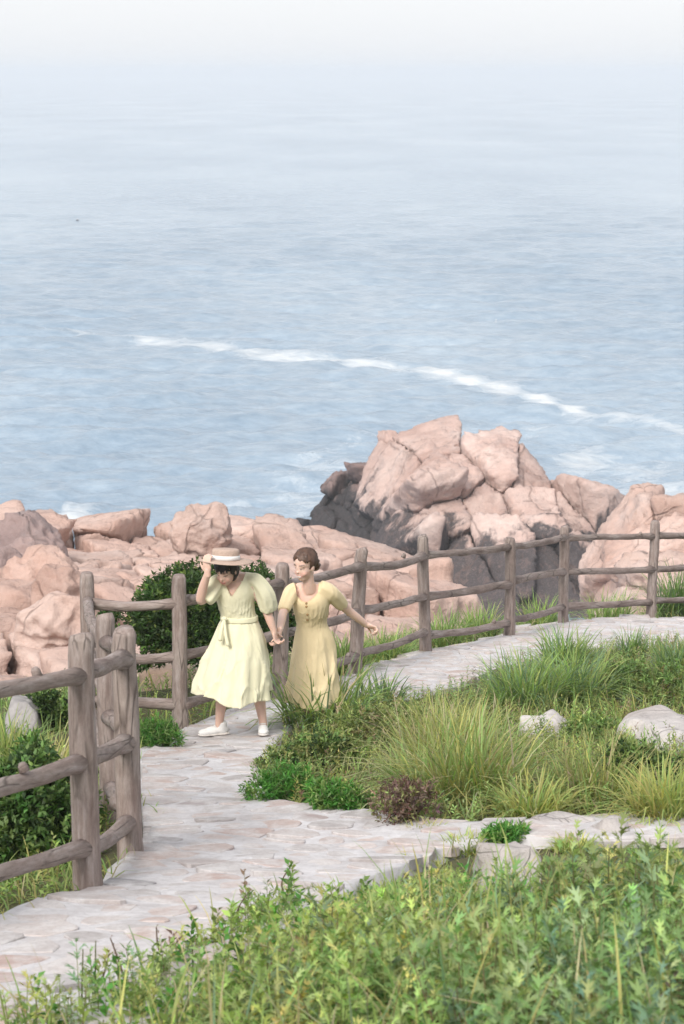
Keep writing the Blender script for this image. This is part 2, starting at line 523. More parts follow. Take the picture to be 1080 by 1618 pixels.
# flagstones: cells of a jittered lattice, rounded and a little proud of the mortar
def clip_poly(poly, n, c):
    out = []
    d = poly @ n - c
    for i in range(len(poly)):
        j = (i + 1) % len(poly)
        if d[i] <= 0: out.append(poly[i])
        if (d[i] <= 0) != (d[j] <= 0): out.append(poly[i] + (poly[j] - poly[i]) * d[i] / (d[i] - d[j]))
    return np.array(out) if out else np.zeros((0, 2))
r = np.random.default_rng(21)
S = 0.28
seeds = []
for iy, y in enumerate(np.arange(lo[1], hi[1], S * 0.8)):
    for x in np.arange(lo[0], hi[0], S):
        seeds.append((x + (iy % 2) * S / 2 + r.uniform(-.42, .42) * S, y + r.uniform(-.36, .36) * S))
seeds = np.array(seeds)
seeds = seeds[in_poly(seeds, PATH_F)]
_, edge_d = nearest_on(seeds, PATH_C0)
seeds = seeds[edge_d > 0.07]
stones = []
for i, s in enumerate(seeds):
    d = np.linalg.norm(seeds - s, axis=1)
    nb = np.argsort(d)[1:13]
    sq = np.array([[-1, -1], [1, -1], [1, 1], [-1, 1]]) * 0.26 + s
    gap = r.uniform(0.012, 0.05)
    for j in nb:
        n = (seeds[j] - s) / d[j]
        sq = clip_poly(sq, n, n @ s + d[j] / 2 - gap)
        if len(sq) < 3: break
    if len(sq) < 3: continue
    for _ in range(2):
        sq = np.vstack([np.stack([0.87 * sq + 0.13 * np.roll(sq, -1, 0), 0.13 * sq + 0.87 * np.roll(sq, -1, 0)], 1).reshape(-1, 2)]) if _ == 0 else sq
    qq, dd = nearest_on(sq, PATH_C0)
    ok = in_poly(sq, PATH)
    sq[~ok] = qq[~ok]
    c = sq.mean(0)
    area = abs(np.sum(sq[:, 0] * np.roll(sq[:, 1], -1) - sq[:, 1] * np.roll(sq[:, 0], -1))) / 2
    if area < 0.006: continue
    stones.append((c, sq, area))
def stone_mesh(c, sq):
    k = len(sq)
    z0 = path_z(np.array([c]))[0]
    hgt = r.uniform(-0.001, 0.010); tilt = r.normal(0, 0.016, 2)
    # lie in the slope of the path
    e = 0.1
    gxs = (path_z(np.array([c + [e, 0]]))[0] - z0) / e; gys = (path_z(np.array([c + [0, e]]))[0] - z0) / e
    slope = np.array([gxs, gys]) * 0.8
    def ring(f, dz):
        p = c + (sq - c) * f
        return np.column_stack([p - c, (p - c) @ (slope + tilt) + dz])
    v = np.vstack([ring(1.0, -0.05), ring(1.0, hgt - 0.004), ring(0.95, hgt), ring(0.55, hgt + 0.001), [[0, 0, hgt + 0.001]]])
    a = np.arange(k); b = (a + 1) % k
    f4 = np.vstack([np.stack([a + l * k, b + l * k, b + (l + 1) * k, a + (l + 1) * k], 1) for l in range(3)])
    f3 = np.stack([a + 3 * k, b + 3 * k, np.full(k, 4 * k)], 1)
    return v, f4, f3, np.array([c[0], c[1], z0])
# order by apparent size
def app(s):
    z = path_z(np.array([s[0]]))[0]
    q = project(np.array([s[0][0], s[0][1], z]))
    vis = (-40 < q[0] < 1120) and q[1] < 1640
    return -(s[2] * px_per_m(s[0][1], z) ** 2) * (1 if vis else 1e-4)
stones.sort(key=app)
rest_v, rest4, rest3, off = [], [], [], 0
for i, (c, sq, area) in enumerate(stones):
    v, f4, f3, org = stone_mesh(c, sq)
    if i < 300:
        obj('paving_stone', mesh_np('paving_stone', v, [f4, f3], False), MAT['stone'], path, loc=org)
    else:
        rest_v.append(v + org); rest4.append(f4 + off); rest3.append(f3 + off); off += len(v)
if rest_v:
    o = obj('small_paving_stones', mesh_np('small_paving_stones', np.vstack(rest_v), [np.vstack(rest4), np.vstack(rest3)], False), MAT['stone'], path)
    tag(o, kind='stuff')

# ------------------------------------------------------------------ sea
FOAM_LINE = [(-60, 512), (60, 520), (180, 533), (240, 540), (330, 548), (420, 563), (520, 568), (600, 580), (700, 592), (780, 610), (850, 628), (890, 648), (930, 658), (1010, 665), (1090, 680), (1200, 700)]
FOAM_W = [4.5, 4.5, 4.5, 5.5, 6.0, 7.0, 7.0, 7.0, 7.0, 8.5, 9, 8.5, 6, 4.5, 4.8, 4.8]
FOAM_S = [0.62, 0.62, 0.58, 0.78, 0.84, 0.9, 0.92, 0.92, 0.92, 1.0, 1.05, 1.0, 0.8, 0.66, 0.68, 0.68]
FOAM_SPOTS = [(530, 745, 75, 45, .5), (470, 780, 70, 36, .42), (570, 705, 40, 30, .5), (500, 800, 60, 14, .6), (600, 690, 80, 24, .32), (720, 692, 30, 10, .7), (745, 640, 70, 12, .3), (845, 690, 50, 12, .45), (930, 735, 60, 26, .8), (1010, 750, 90, 26, .6), (1060, 778, 120, 12, .8),
              (130, 822, 50, 16, .85), (190, 800, 60, 18, .5), (390, 800, 70, 22, .45), (330, 310, 160, 5, .4), (560, 292, 300, 4, .35), (300, 280, 90, 4, .4), (700, 355, 250, 5, .3), (640, 700, 60, 20, .4), (700, 640, 40, 14, .28), (560, 660, 60, 14, .25)]
rows_py = np.concatenate([np.linspace(HORIZON + 9.6, HORIZON + 30, 18)[:-1], np.linspace(HORIZON + 30, 860, 360), [900, 960, 1050, 1200]])
rY = np.array([CAMZ / (-ray(540, y)[2] / ray(540, y)[1]) for y in rows_py])[::-1]
rY = np.concatenate([[20.0, 40.0], rY[rY > 55]])
cols = np.concatenate([np.linspace(-1.6, -0.19, 40)[:-1], np.linspace(-0.19, 0.19, 340), np.linspace(0.19, 1.6, 40)[1:]])
SY, SX = np.meshgrid(rY, cols, indexing='ij')
SX = SX * SY
SXr, SYr = SX.ravel(), SY.ravel()
dY = np.gradient(rY)[:, None] * np.ones_like(SX)
dYr = dY.ravel()
rw = np.random.default_rng(5)
Z = np.zeros(len(SXr)); 
for i in range(46):
    lam = math.exp(rw.uniform(math.log(0.9), math.log(13)))
    ang = rw.normal(math.radians(-78), 0.45)
    k = 2 * math.pi / lam
    amp = 0.013 * lam ** 0.85
    w = np.clip(lam / (2.2 * dYr) - 0.6, 0, 1)
    ph = k * (SXr * math.cos(ang) + SYr * math.sin(ang)) + rw.uniform(0, 6.28)
    ph = ph + 0.7 * np.sin(k * 0.23 * (SXr * math.sin(ang) - SYr * math.cos(ang)) + rw.uniform(0, 6.28))
    s = np.sin(ph)
    Z += w * amp * (s + 0.25 * np.cos(2 * ph))
Z = np.clip(Z, -0.9, 1.2)
pp = project(np.column_stack([SXr, SYr, np.zeros(len(SXr))]))
foam = np.zeros(len(SXr))
fl = np.array(FOAM_LINE, float)
yl = np.interp(pp[:, 0], fl[:, 0], fl[:, 1]); wl_ = np.interp(pp[:, 0], fl[:, 0], FOAM_W); st = np.interp(pp[:, 0], fl[:, 0], FOAM_S)
FW = Waves(9, 20, 0.012, 0.12, 2, 0.8)
wob = FW(np.column_stack([SXr, SYr])) * 1.6
foam = np.maximum(foam, st * np.exp(-(np.abs(pp[:, 1] - yl + wob * 0.3) / (wl_ * 1.3)) ** 1.6))
for x, y, a, b, s in FOAM_SPOTS:
    foam = np.maximum(foam, s * np.exp(-(((pp[:, 0] - x + wob * 4) / a) ** 2 + ((pp[:, 1] - y + wob * 2) / b) ** 2)))
nr, nc = SX.shape
idx = np.arange(nr * nc).reshape(nr, nc)
quads = np.stack([idx[:-1, :-1], idx[:-1, 1:], idx[1:, 1:], idx[1:, :-1]], -1).reshape(-1, 4)
me = mesh_np('sea', np.column_stack([SXr, SYr, Z]), [quads])
fa = me.attributes.new('foam', 'FLOAT', 'POINT'); fa.data.foreach_set('value', foam.astype(np.float32))
tag(obj('sea', me, MAT['sea']), kind='structure')

# ------------------------------------------------------------------ rocks
def ico(level):
    bm = bmesh.new(); bmesh.ops.create_icosphere(bm, subdivisions=level, radius=1)
    v = np.array([x.co[:] for x in bm.verts]); f = np.array([[y.index for y in x.verts] for x in bm.faces]); bm.free()
    return v / np.linalg.norm(v, axis=1)[:, None], f
ICO = {k: ico(k) for k in (3, 4, 5)}

def gauge_solid(center, normals, dists, k=14, level=4, rough=0.03, seed=0, freq=0.8):
    "rounded convex polyhedron {n.x <= d}, with rough weathered skin"
    d, f = ICO[level]
    g = np.maximum(d @ normals.T, 0) / np.maximum(dists, 1e-3)
    gm = np.maximum(g.max(1), 1e-4)
    r_ = 1 / (gm * ((g / gm[:, None]) ** k).sum(1) ** (1 / k))
    v = d * r_[:, None]
    size = np.median(r_)
    w1 = Waves(seed * 3 + 1, 18, 0.35 * freq, 1.6 * freq, 3, 1.0); w2 = Waves(seed * 3 + 2, 24, 1.5 * freq, 5.5 * freq, 3, 0.9)
    q = center + v
    disp = 1.0 * w1(q) * rough - 0.55 * np.abs(w2(q)) * rough
    v = v * (1 + np.clip(disp / size, -0.3, 0.3))[:, None]
    return v, f

def remeshed(parts, voxel, smooth=2):
    v, q, t = join(parts)
    me = mesh_np('tmp', v, [q, t])
    o = bpy.data.objects.new('tmp', me); COL.objects.link(o)
    md = o.modifiers.new('r', 'REMESH'); md.mode = 'VOXEL'; md.voxel_size = voxel
    if smooth:
        sm = o.modifiers.new('s', 'SMOOTH'); sm.factor = 0.5; sm.iterations = smooth
    dg = bpy.context.evaluated_depsgraph_get()
    out = o.evaluated_get(dg).to_mesh()
    n = len(out.vertices)
    co = np.zeros(n * 3, np.float32); out.vertices.foreach_get('co', co)
    nl = len(out.loops); li = np.zeros(nl, np.int32); out.loops.foreach_get('vertex_index', li)
    tot = np.zeros(len(out.polygons), np.int32); out.polygons.foreach_get('loop_total', tot)
    st = np.zeros(len(out.polygons), np.int32); out.polygons.foreach_get('loop_start', st)
    f4 = li[st[tot == 4][:, None] + np.arange(4)]; f3 = li[st[tot == 3][:, None] + np.arange(3)] if (tot == 3).any() else np.zeros((0, 3), int)
    bpy.data.objects.remove(o); bpy.data.meshes.remove(me)
    return co.reshape(-1, 3).astype(float), f4, f3

def join(parts):
    V, Q, T, n = [], [], [], 0
    for v, q, t in parts:
        V.append(v); Q.append(np.asarray(q).reshape(-1, 4) + n); T.append(np.asarray(t).reshape(-1, 3) + n); n += len(v)
    return np.vstack(V), np.vstack(Q).astype(int), np.vstack(T).astype(int)

import itertools
WARP = [Waves(400 + i, 16, 0.12, 0.6, 3, 1.1) for i in range(3)]
FINE = Waves(410, 30, 0.9, 5.0, 3, 0.75)
WARP2 = [Waves(420 + i, 14, 0.5, 1.6, 3, 1.0) for i in range(3)]
def poly_block(center, N, D, voxel, rough, warp, smooth=2):
    "sharp-edged convex block from its planes, remeshed, warped and roughened in world space"
    idx = np.array(list(itertools.combinations(range(len(N)), 3)))
    A = N[idx]; det = np.linalg.det(A)
    g = np.abs(det) > 0.02
    P = np.linalg.solve(A[g], D[idx[g]][..., None])[..., 0]
    P = P[((P @ N.T) <= D + 1e-5).all(1)]
    P = np.unique(np.round(P, 3), axis=0)
    if len(P) < 4: return None
    bm = bmesh.new()
    for p in P: bm.verts.new(p)
    res = bmesh.ops.convex_hull(bm, input=bm.verts)
    loose = [x for x in bm.verts if not x.link_faces]
    bmesh.ops.delete(bm, geom=loose, context='VERTS')
    bmesh.ops.triangulate(bm, faces=bm.faces)
    bm.verts.index_update()
    v = np.array([x.co[:] for x in bm.verts]); f = np.array([[y.index for y in x.verts] for x in bm.faces]); bm.free()
    if len(f) < 4: return None
    v, q, t = remeshed([(v, np.zeros((0, 4), int), f)], voxel, smooth)
    if len(v) < 8: return None
    w = v + center
    v = v + warp * np.stack([a(w) for a in WARP], 1) + warp * 0.35 * np.stack([a(w) for a in WARP2], 1)
    L = np.linalg.norm(v, axis=1)[:, None]
    v = v * (1 + np.clip(-np.abs(FINE(w))[:, None] * rough / np.maximum(L, .2), -.2, .2))
    return v, q, t

def cells(seeds, M, hull_fn, parent, mat, level=4, gap=0.03, rough=0.05, k=14, seed0=0, freq=0.8, name='rock_block', nb=14, keep=None, voxel=None, warp=0.1):
    "voronoi-jointed rock: each seed is a block, cut by its neighbours and the hull"
    T = seeds @ M.T                       # anisotropic space
    for i, s in enumerate(seeds):
        if keep is not None and not keep[i]: continue
        d = np.linalg.norm(T - T[i], axis=1)
        js = np.argsort(d)[1:nb + 1]
        N, D = [], []
        for j in js:
            n = M.T @ (T[j] - T[i]); L = np.linalg.norm(n)
            c = (T[j] @ T[j] - T[i] @ T[i]) / 2 - n @ s
            N.append(n / L); D.append(c / L - gap)
        hn, hd = hull_fn(i, s)
        N = np.vstack([N, hn]) if len(N) else hn
        D = np.concatenate([D, hd])
        if voxel:
            res = poly_block(s, N, np.maximum(D, 0.06), voxel, rough, warp, 1)
            if res is None: continue
            v, q, f = res
            obj(name, mesh_np(name, v, [q, f]), mat, parent, loc=s - np.array(parent.location))
            continue
        v, f = gauge_solid(s, N, np.maximum(D, 0.06), k, level, rough, seed0 + i, freq)
        obj(name, mesh_np(name, v, [f]), mat, parent, loc=s - np.array(parent.location))

def lobe_hull(c, rad, seed, n=26, var=0.10):
    r_ = np.random.default_rng(seed)
    rad = np.asarray(rad, float)
    N = r_.normal(size=(n * 3, 3)); N[:, 2] = np.abs(N[:, 2]) * 1.0 - 0.15
    N /= np.linalg.norm(N, axis=1)[:, None]
    sel = [N[0]]
    for x in N[1:]:
        if min(np.linalg.norm(np.array(sel) - x, axis=1)) > 0.36: sel.append(x)
    N = np.array(sel + [np.array([0, 0, -1.0])])
    N = N / rad; L = np.linalg.norm(N, axis=1)
    N = N / L[:, None]; D = r_.uniform(1 - var, 1 + var * 0.3, len(N)) / L
    return N, D, np.asarray(c, float)

def lobe(parent, c, rad, seed, mat, spacing, tilt=(0, 0, 0), aniso=(1, 1, 1), level=3, rough=0.06, gap=0.015, k=30, freq=0.4, var=0.10, core=True, jit=0.28):
    N, D, c = lobe_hull(c, rad, seed, var=var)
    r_ = np.random.default_rng(seed + 99)
    R = np.array(Matrix.Rotation(tilt[2], 3, 'Z') @ Matrix.Rotation(tilt[1], 3, 'Y') @ Matrix.Rotation(tilt[0], 3, 'X'))
    A = np.diag(1 / np.asarray(aniso, float)) @ R.T
    ext = max(rad) * 1.2
    sp = np.asarray(aniso) * spacing
    g = [np.arange(-ext, ext, s) for s in sp]
    L = np.stack(np.meshgrid(*g, indexing='ij'), -1).reshape(-1, 3)
    # brickwork shift of alternate courses, then jitter
    L = L + np.stack([np.zeros(len(L)), sp[1] * 0.5 * (np.round(L[:, 0] / sp[0]) % 2), sp[2] * 0.4 * (np.round(L[:, 1] / sp[1]) % 2)], 1)
    L = L + r_.uniform(-jit, jit, L.shape) * sp
    S_ = L @ R.T
    ok = ((S_ @ N.T) < D * 0.93 - 0.1).all(1)
    S_ = S_[ok]
    surf = ((D - S_ @ N.T) < spacing * max(aniso) * 1.1).any(1) & (S_[:, 2] > -rad[2])
    S_ = S_ + c
    def hull_fn(i, s):
        f = 1 + r_.uniform(-0.07, 0.05)
        return N, (D * f - (s - c) @ N.T)
    if len(S_) == 0: return
    cells(S_, A, hull_fn, parent, mat, level, gap, rough, k, seed * 100, freq, keep=surf)
    if core:
        v, f = gauge_solid(c, N, D * 0.9 - 0.15, 10, 3, 0.1, seed, 0.3)
        obj('rock_core', mesh_np('rock_core', v, [f]), mat, parent, loc=c - np.array(parent.location))

def lobe_px(parent, x0, x1, ytop, Y, depth, zbase, *a, **kw):
    "lobe that fills x0..x1 in the picture, tops out at ytop, stands at depth Y"
    t = at_y((x0 + x1) / 2, ytop, Y)
    hw = (x1 - x0) / 2 / px_per_m(Y, t[2])
    c = np.array([t[0], Y, zbase]); rz = t[2] - zbase
    lobe(parent, c, (hw, depth, rz), *a, **kw)

def rbf(ctrl, smooth=0.3):
    P = ctrl[:, :2]; n = len(P)
    K = np.linalg.norm(P[:, None] - P[None], axis=2) - np.eye(n) * smooth
    A = np.block([[K, np.ones((n, 1)), P], [np.ones((1, n)), np.zeros((1, 3))], [P.T, np.zeros((2, 3))]])
    w = np.linalg.solve(A, np.concatenate([ctrl[:, 2], np.zeros(3)]))
    def fn(Q):
        Q = np.atleast_2d(Q)
        return np.linalg.norm(Q[:, None] - P[None], axis=2) @ w[:n] + w[n] + Q @ w[n + 1:]
    return fn

def jointed_mass(parent, zf, seeds, ang, stretch, thick, mat, level, gap, rough, k, seed0, freq, maxr, step_sd, tilt_sd=0.10, nb=12, chamfer=0.5, voxel=0.08, warp=0.1):
    "blocks of a jointed rock mass: cells laid over the surface zf, each with its own slightly stepped, tilted face"
    r_ = np.random.default_rng(seed0)
    e = 0.6
    z = zf(seeds)
    gx_ = (zf(seeds + [e, 0]) - zf(seeds - [e, 0])) / (2 * e); gy_ = (zf(seeds + [0, e]) - zf(seeds - [0, e])) / (2 * e)
    gm_ = np.hypot(gx_, gy_); lim = np.minimum(1, 2.2 / np.maximum(gm_, 1e-6)); gx_, gy_ = gx_ * lim, gy_ * lim
    Nn = np.column_stack([-gx_, -gy_, np.ones(len(z))]); Nn /= np.linalg.norm(Nn, axis=1)[:, None]
    S_ = np.column_stack([seeds, z]) + Nn * (r_.normal(0, step_sd, len(z)) - thick)[:, None]
    ca, sa = math.cos(ang), math.sin(ang)
    M = np.diag([1.0, 1 / stretch, 0.7]) @ np.array([[ca, sa, 0], [-sa, ca, 0], [0, 0, 1]])
    sd4 = np.array([[1, 0, 0], [-1, 0, 0], [0, 1, 0], [0, -1, 0], [.7, .7, 0], [-.7, .7, 0], [.7, -.7, 0], [-.7, -.7, 0.]])
    sd4 /= np.linalg.norm(sd4, axis=1)[:, None]
    def hull(i, s):
        n0 = Nn[i]
        n = [n0 + r_.normal(0, tilt_sd, 3), n0 + r_.normal(0, 0.24, 3)]
        d = [thick, thick * (1 + r_.uniform(0.02, 0.25))]
        for _ in range(2):
            a = r_.normal(size=3); a -= n0 * (a @ n0); a /= np.linalg.norm(a)
            n.append(a + n0 * r_.uniform(0.3, 1.2)); d.append(maxr * r_.uniform(chamfer, chamfer + 0.4))
        n.append(-n0); d.append(thick * 1.6)
        n = np.array([x / np.linalg.norm(x) for x in n])
        return np.vstack([n, sd4, [[0, 0, 1.0]], [[0, 0, -1.0]]]), np.concatenate([d, np.full(8, maxr), [maxr * 0.75, maxr * 1.2]])
    cells(S_, M, hull, parent, mat, level, gap, rough, k, seed0, freq, nb=nb, voxel=voxel, warp=warp)

def under_mass(parent, zf, x0, x1, y0, y1, inset, mat, inside, n=(46, 46), zmin=-2):
    gxs = np.linspace(x0, x1, n[0]); gys = np.linspace(y0, y1, n[1])
    GX, GY = np.meshgrid(gxs, gys); Pm = np.stack([GX.ravel(), GY.ravel()], 1)
    zm = np.maximum(zf(Pm) - inset, zmin)
    zm = np.where(inside(Pm), zm, zmin)
    idx = np.arange(GX.size).reshape(GX.shape)
    quads = np.stack([idx[:-1, :-1], idx[:-1, 1:], idx[1:, 1:], idx[1:, :-1]], -1).reshape(-1, 4)
    child_at('rock_core', np.column_stack([Pm, zm]), [quads], mat, parent)

T_ = math.radians
stack = empty('sea_stack', (6.0, 108, 0))
tag(stack, 'big jointed pink granite sea stack with black tide-stained foot behind the fence', 'rock')
RIDGE = [(612, 735, 113), (632, 705, 115), (655, 688, 116), (690, 682, 115), (722, 704, 113), (742, 703, 112), (775, 688, 112), (820, 697, 111), (850, 722, 110), (872, 755, 109), (900, 748, 109.5), (940, 750, 109.5), (975, 775, 109)]
MID = [(598, 780, 108), (640, 745, 109), (680, 740, 109.5), (715, 770, 107), (760, 750, 107.5), (810, 755, 107), (850, 785, 106), (885, 800, 105.5), (930, 790, 106.5), (965, 800, 107)]
LOW = [(588, 838, 104.6), (640, 822, 105), (690, 850, 104.2), (730, 842, 103.4), (790, 836, 103.2), (850, 858, 102.8), (900, 868, 102.6), (950, 860, 103)]
ctrl = [at_y(*c) for c in RIDGE + MID + LOW]
for x, y, Y in RIDGE: ctrl.append(np.array([at_y(x, y, Y)[0], Y + 5.5, -0.5]))
for x in range(570, 1000, 40):
    c = at_y(x, 975, 99.0); c[2] = 0.5; ctrl.append(c)
    c = at_y(x, 985, 95.5); c[2] = -0.2; ctrl.append(c)
    c = at_y(x, 985, 93.0); c[2] = -1.5; ctrl.append(c)
for Y in (103, 106, 109, 112, 116, 119):
    c = at_y(580, 800, Y); c[2] = -1.0; ctrl.append(c)
    c = at_y(1012, 800, Y); c[2] = -0.5; ctrl.append(c)
stack_z0 = rbf(np.array(ctrl), 0.25)
stack_z = lambda P: stack_z0(P) - 0.25
rq = np.random.default_rng(311)
ss = []
for iy, y in enumerate(np.arange(95.2, 119, 3.5)):
    for x in np.arange(1.2, 15, 2.15): ss.append((x + (iy % 2) * 0.7 - (y - 108) * 0.30 + rq.uniform(-.5, .5), y + rq.uniform(-.6, .6)))
ss = np.array(ss); ss = ss[stack_z(ss) > -0.6]
jointed_mass(stack, stack_z, ss, 0.30, 2.0, 1.5, MAT['rock_stack'], 4, 0.006, 0.09, 34, 7000, 0.4, 3.2, 0.15, 0.08, chamfer=1.0, voxel=0.18, warp=0.11)
under_mass(stack, stack_z, -1, 16, 93, 120, 0.75, MAT['rock_stack'], lambda P: stack_z(P) > -0.4)
tip = empty('reef_rock', (-0.5, 121, 0))
tag(tip, 'low black wet reef running out left of the pink sea stack', 'rock')
REEF = [(492, 790, 121), (520, 768, 121), (548, 748, 120.5), (575, 728, 119.5), (598, 712, 118.5), (615, 700, 117.5), (530, 790, 118.5), (565, 785, 117), (600, 770, 115.5), (560, 800, 115.5), (600, 805, 113.5)]
rc = [at_y(*c) for c in REEF]
for x, y, Y in REEF[:6]: rc.append(np.array([at_y(x, y, Y)[0], Y + 3.5, -1.5]))
for x, Y in ((478, 122), (482, 118), (520, 115.5), (560, 112), (640, 110)):
    c = at_y(x, 800, Y); c[2] = -1.2; rc.append(c)
reef_z0 = rbf(np.array(rc), 0.2); reef_z = lambda P: reef_z0(P) - 0.3
ss = []
for iy, y in enumerate(np.arange(112, 123, 1.5)):
    for x in np.arange(-2.2, 3.2, 1.25): ss.append((x + (iy % 2) * 0.6 + rq.uniform(-.4, .4), y + rq.uniform(-.45, .45)))
ss = np.array(ss); ss = ss[reef_z(ss) > -0.5]
jointed_mass(tip, reef_z, ss, 0.4, 1.3, 0.8, MAT['rock_dark'], 3, 0.015, 0.10, 30, 7600, 0.5, 1.5, 0.18, 0.16, voxel=0.16, warp=0.12)
under_mass(tip, reef_z, -3.5, 4, 110, 124, 0.5, MAT['rock_dark'], lambda P: reef_z(P) > -0.4, (24, 30))

head = empty('rock_headland', (12, 82, 0))
tag(head, 'smooth pink rock headland behind the right end of the fence', 'rock')
HC = [(938, 812, 84), (962, 795, 84.5), (990, 786, 85), (1060, 783, 86), (1160, 780, 86), (1300, 778, 86), (1010, 800, 81.5), (1100, 805, 81), (1250, 800, 81),
      (932, 870, 80), (1000, 850, 79), (1100, 850, 78.5), (1250, 845, 78.5), (930, 955, 76.5), (1000, 962, 75.5), (1100, 962, 75), (1250, 962, 75)]
hcp = [at_y(*c) for c in HC]
for x in (930, 1000, 1100, 1250):
    c = at_y(x, 960, 73.5); c[2] = 2.0; hcp.append(c)
for Y in (76, 80, 84, 88):
    c = at_y(916, 900, Y); c[2] = 0.0; hcp.append(c)
for x in (960, 1100, 1250):
    c = at_y(x, 800, 91); c[2] = 3.0; hcp.append(c)
head_z0 = rbf(np.array(hcp), 0.3); head_z = lambda P: head_z0(P) - 0.75
ss = []
for iy, y in enumerate(np.arange(74.5, 90, 3.1)):
    for x in np.arange(8.6, 18, 2.6): ss.append((x + (iy % 2) * 1.2 + rq.uniform(-.8, .8), y + rq.uniform(-.9, .9)))
ss = np.array(ss); ss = ss[head_z(ss) > 0.5]
jointed_mass(head, head_z, ss, 0.3, 1.2, 1.5, MAT['rock_pink'], 4, 0.012, 0.10, 30, 7800, 0.4, 2.6, 0.08, 0.05, chamfer=0.9, voxel=0.18, warp=0.12)
under_mass(head, head_z, 7.5, 20, 73, 92, 0.8, MAT['rock_pink'], lambda P: head_z(P) > 0.5, (30, 36))

# shelf of jointed granite below the left half of the fence
shelf = empty('rock_outcrop', (-4, 42, 12))
tag(shelf, 'broad shelf of cracked pink granite blocks between fence and sea', 'rock')
CTRL = [  # px, py, Y of the shelf surface
    (-120, 1090, 30), (60, 1075, 30), (250, 1085, 29.5), (420, 1060, 31), (560, 1050, 33), (640, 1010, 36),
    (-120, 960, 37), (60, 985, 36), (200, 960, 38), (400, 950, 39), (560, 960, 39), (650, 930, 41),
    (-120, 900, 43), (60, 880, 46), (200, 880, 46), (330, 860, 48), (480, 870, 47), (590, 880, 46),
    (-120, 850, 52), (60, 850, 52), (150, 838, 55), (210, 815, 56), (240, 830, 55), (310, 790, 56), (350, 800, 56), (375, 830, 55), (440, 822, 55), (520, 810, 55), (575, 826, 54), (600, 850, 52)]
CP3 = np.array([at_y(*c) for c in CTRL])
def shelf_z(P):
    d2 = ((P[:, None, :] - CP3[None, :, :2]) ** 2).sum(2)
    w = 1 / (d2 + 0.6) ** 1.6
    return (w * CP3[None, :, 2]).sum(1) / w.sum(1)
rs = np.random.default_rng(77)
sd_ = []
for iy, y in enumerate(np.arange(28.5, 57.5, 1.6)):
    for x in np.arange(-10, 2.5, 1.3):
        sd_.append((x + (iy % 2) * 0.6 + rs.uniform(-.45, .45), y + rs.uniform(-.5, .5)))
sd_ = np.array(sd_)
zz = shelf_z(sd_)
pp = project(np.column_stack([sd_, zz]))
right_lim = np.interp(pp[:, 1], [800, 850, 900, 1000, 1060, 1100], [560, 585, 640, 655, 640, 600])
ok = (pp[:, 0] < right_lim) & (pp[:, 0] > -110)
sd_, zz, pp = sd_[ok], zz[ok], pp[ok]
extra = sd_[rs.uniform(size=len(sd_)) < 0.3] + rs.uniform(-.5, .5, (1, 2))
sd_ = np.vstack([sd_, extra])
shelf_zr = rbf(CP3, 0.6)
jointed_mass(shelf, lambda P: shelf_z(np.atleast_2d(P)) - 0.25 - 0.45 * np.clip((np.atleast_2d(P)[:, 1] - 38) / 12, 0, 1), sd_, 0.5, 1.3, 0.75, MAT['rock_pink'], 4, 0.010, 0.055, 40, 5000, 0.8, 1.6, 0.22, 0.13, nb=10, chamfer=0.85, voxel=0.115, warp=0.06)
# the mass under the shelf blocks; its darker colour paints shade into the joints
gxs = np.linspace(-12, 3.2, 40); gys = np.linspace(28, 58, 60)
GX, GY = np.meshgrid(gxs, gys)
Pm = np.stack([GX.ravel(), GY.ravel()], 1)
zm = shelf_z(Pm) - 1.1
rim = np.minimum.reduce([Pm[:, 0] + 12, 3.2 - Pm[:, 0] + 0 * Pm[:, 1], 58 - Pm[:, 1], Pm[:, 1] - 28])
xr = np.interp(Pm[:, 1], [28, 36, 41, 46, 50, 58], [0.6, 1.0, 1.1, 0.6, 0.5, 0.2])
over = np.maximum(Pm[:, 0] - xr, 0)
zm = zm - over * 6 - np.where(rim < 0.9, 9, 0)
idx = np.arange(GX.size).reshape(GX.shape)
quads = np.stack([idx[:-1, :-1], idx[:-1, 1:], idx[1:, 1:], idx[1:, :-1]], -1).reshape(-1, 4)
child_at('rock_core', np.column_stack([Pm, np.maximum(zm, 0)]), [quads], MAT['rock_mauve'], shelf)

def boulder(px0, px1, ptop, Y, zbase, label, mat, seed, depth=None, k=9, rough=0.03, freq=2.0, flat=1.0, group=None, level=4, name='boulder', smooth=3):
    "one loose boulder: x0..x1 wide, its top at ptop, standing on zbase"
    t = at_y((px0 + px1) / 2, ptop, Y)
    hw = (px1 - px0) / 2 / px_per_m(Y, t[2]); hz = max((t[2] - zbase) / 2, 0.05)
    dep = depth or hw * 0.9
    r_ = np.random.default_rng(seed)
    N = r_.normal(size=(60, 3)); N /= np.linalg.norm(N, axis=1)[:, None]
    sel = [np.array([0, 0, 1.0]), np.array([0, 0, -1.0]), np.array([1.0, 0, 0.1]), np.array([-1.0, 0, 0.1])]
    for x in N:
        if min(np.linalg.norm(np.array(sel) - x, axis=1)) > 0.55: sel.append(x)
    N = np.array(sel); rad = np.array([hw, dep, hz])
    D = np.linalg.norm(N * rad, axis=1) * np.concatenate([[1, 1, 1, 1], r_.uniform(0.85, 1.1, len(N) - 4)])
    c = np.array([t[0], Y + 0.0, zbase + hz])
    vox = max(hw, hz) / 13
    N = N / np.linalg.norm(N, axis=1)[:, None]
    res = poly_block(c, N, D, vox, rough, rough * 1.2, smooth)
    v, q, f = res
    # sit on the base
    v[:, 2] -= 0.08 * hz
    o = obj(name, mesh_np(name, v, [q, f]), mat, loc=c)
    tag(o, label, 'rock', group)
    return o
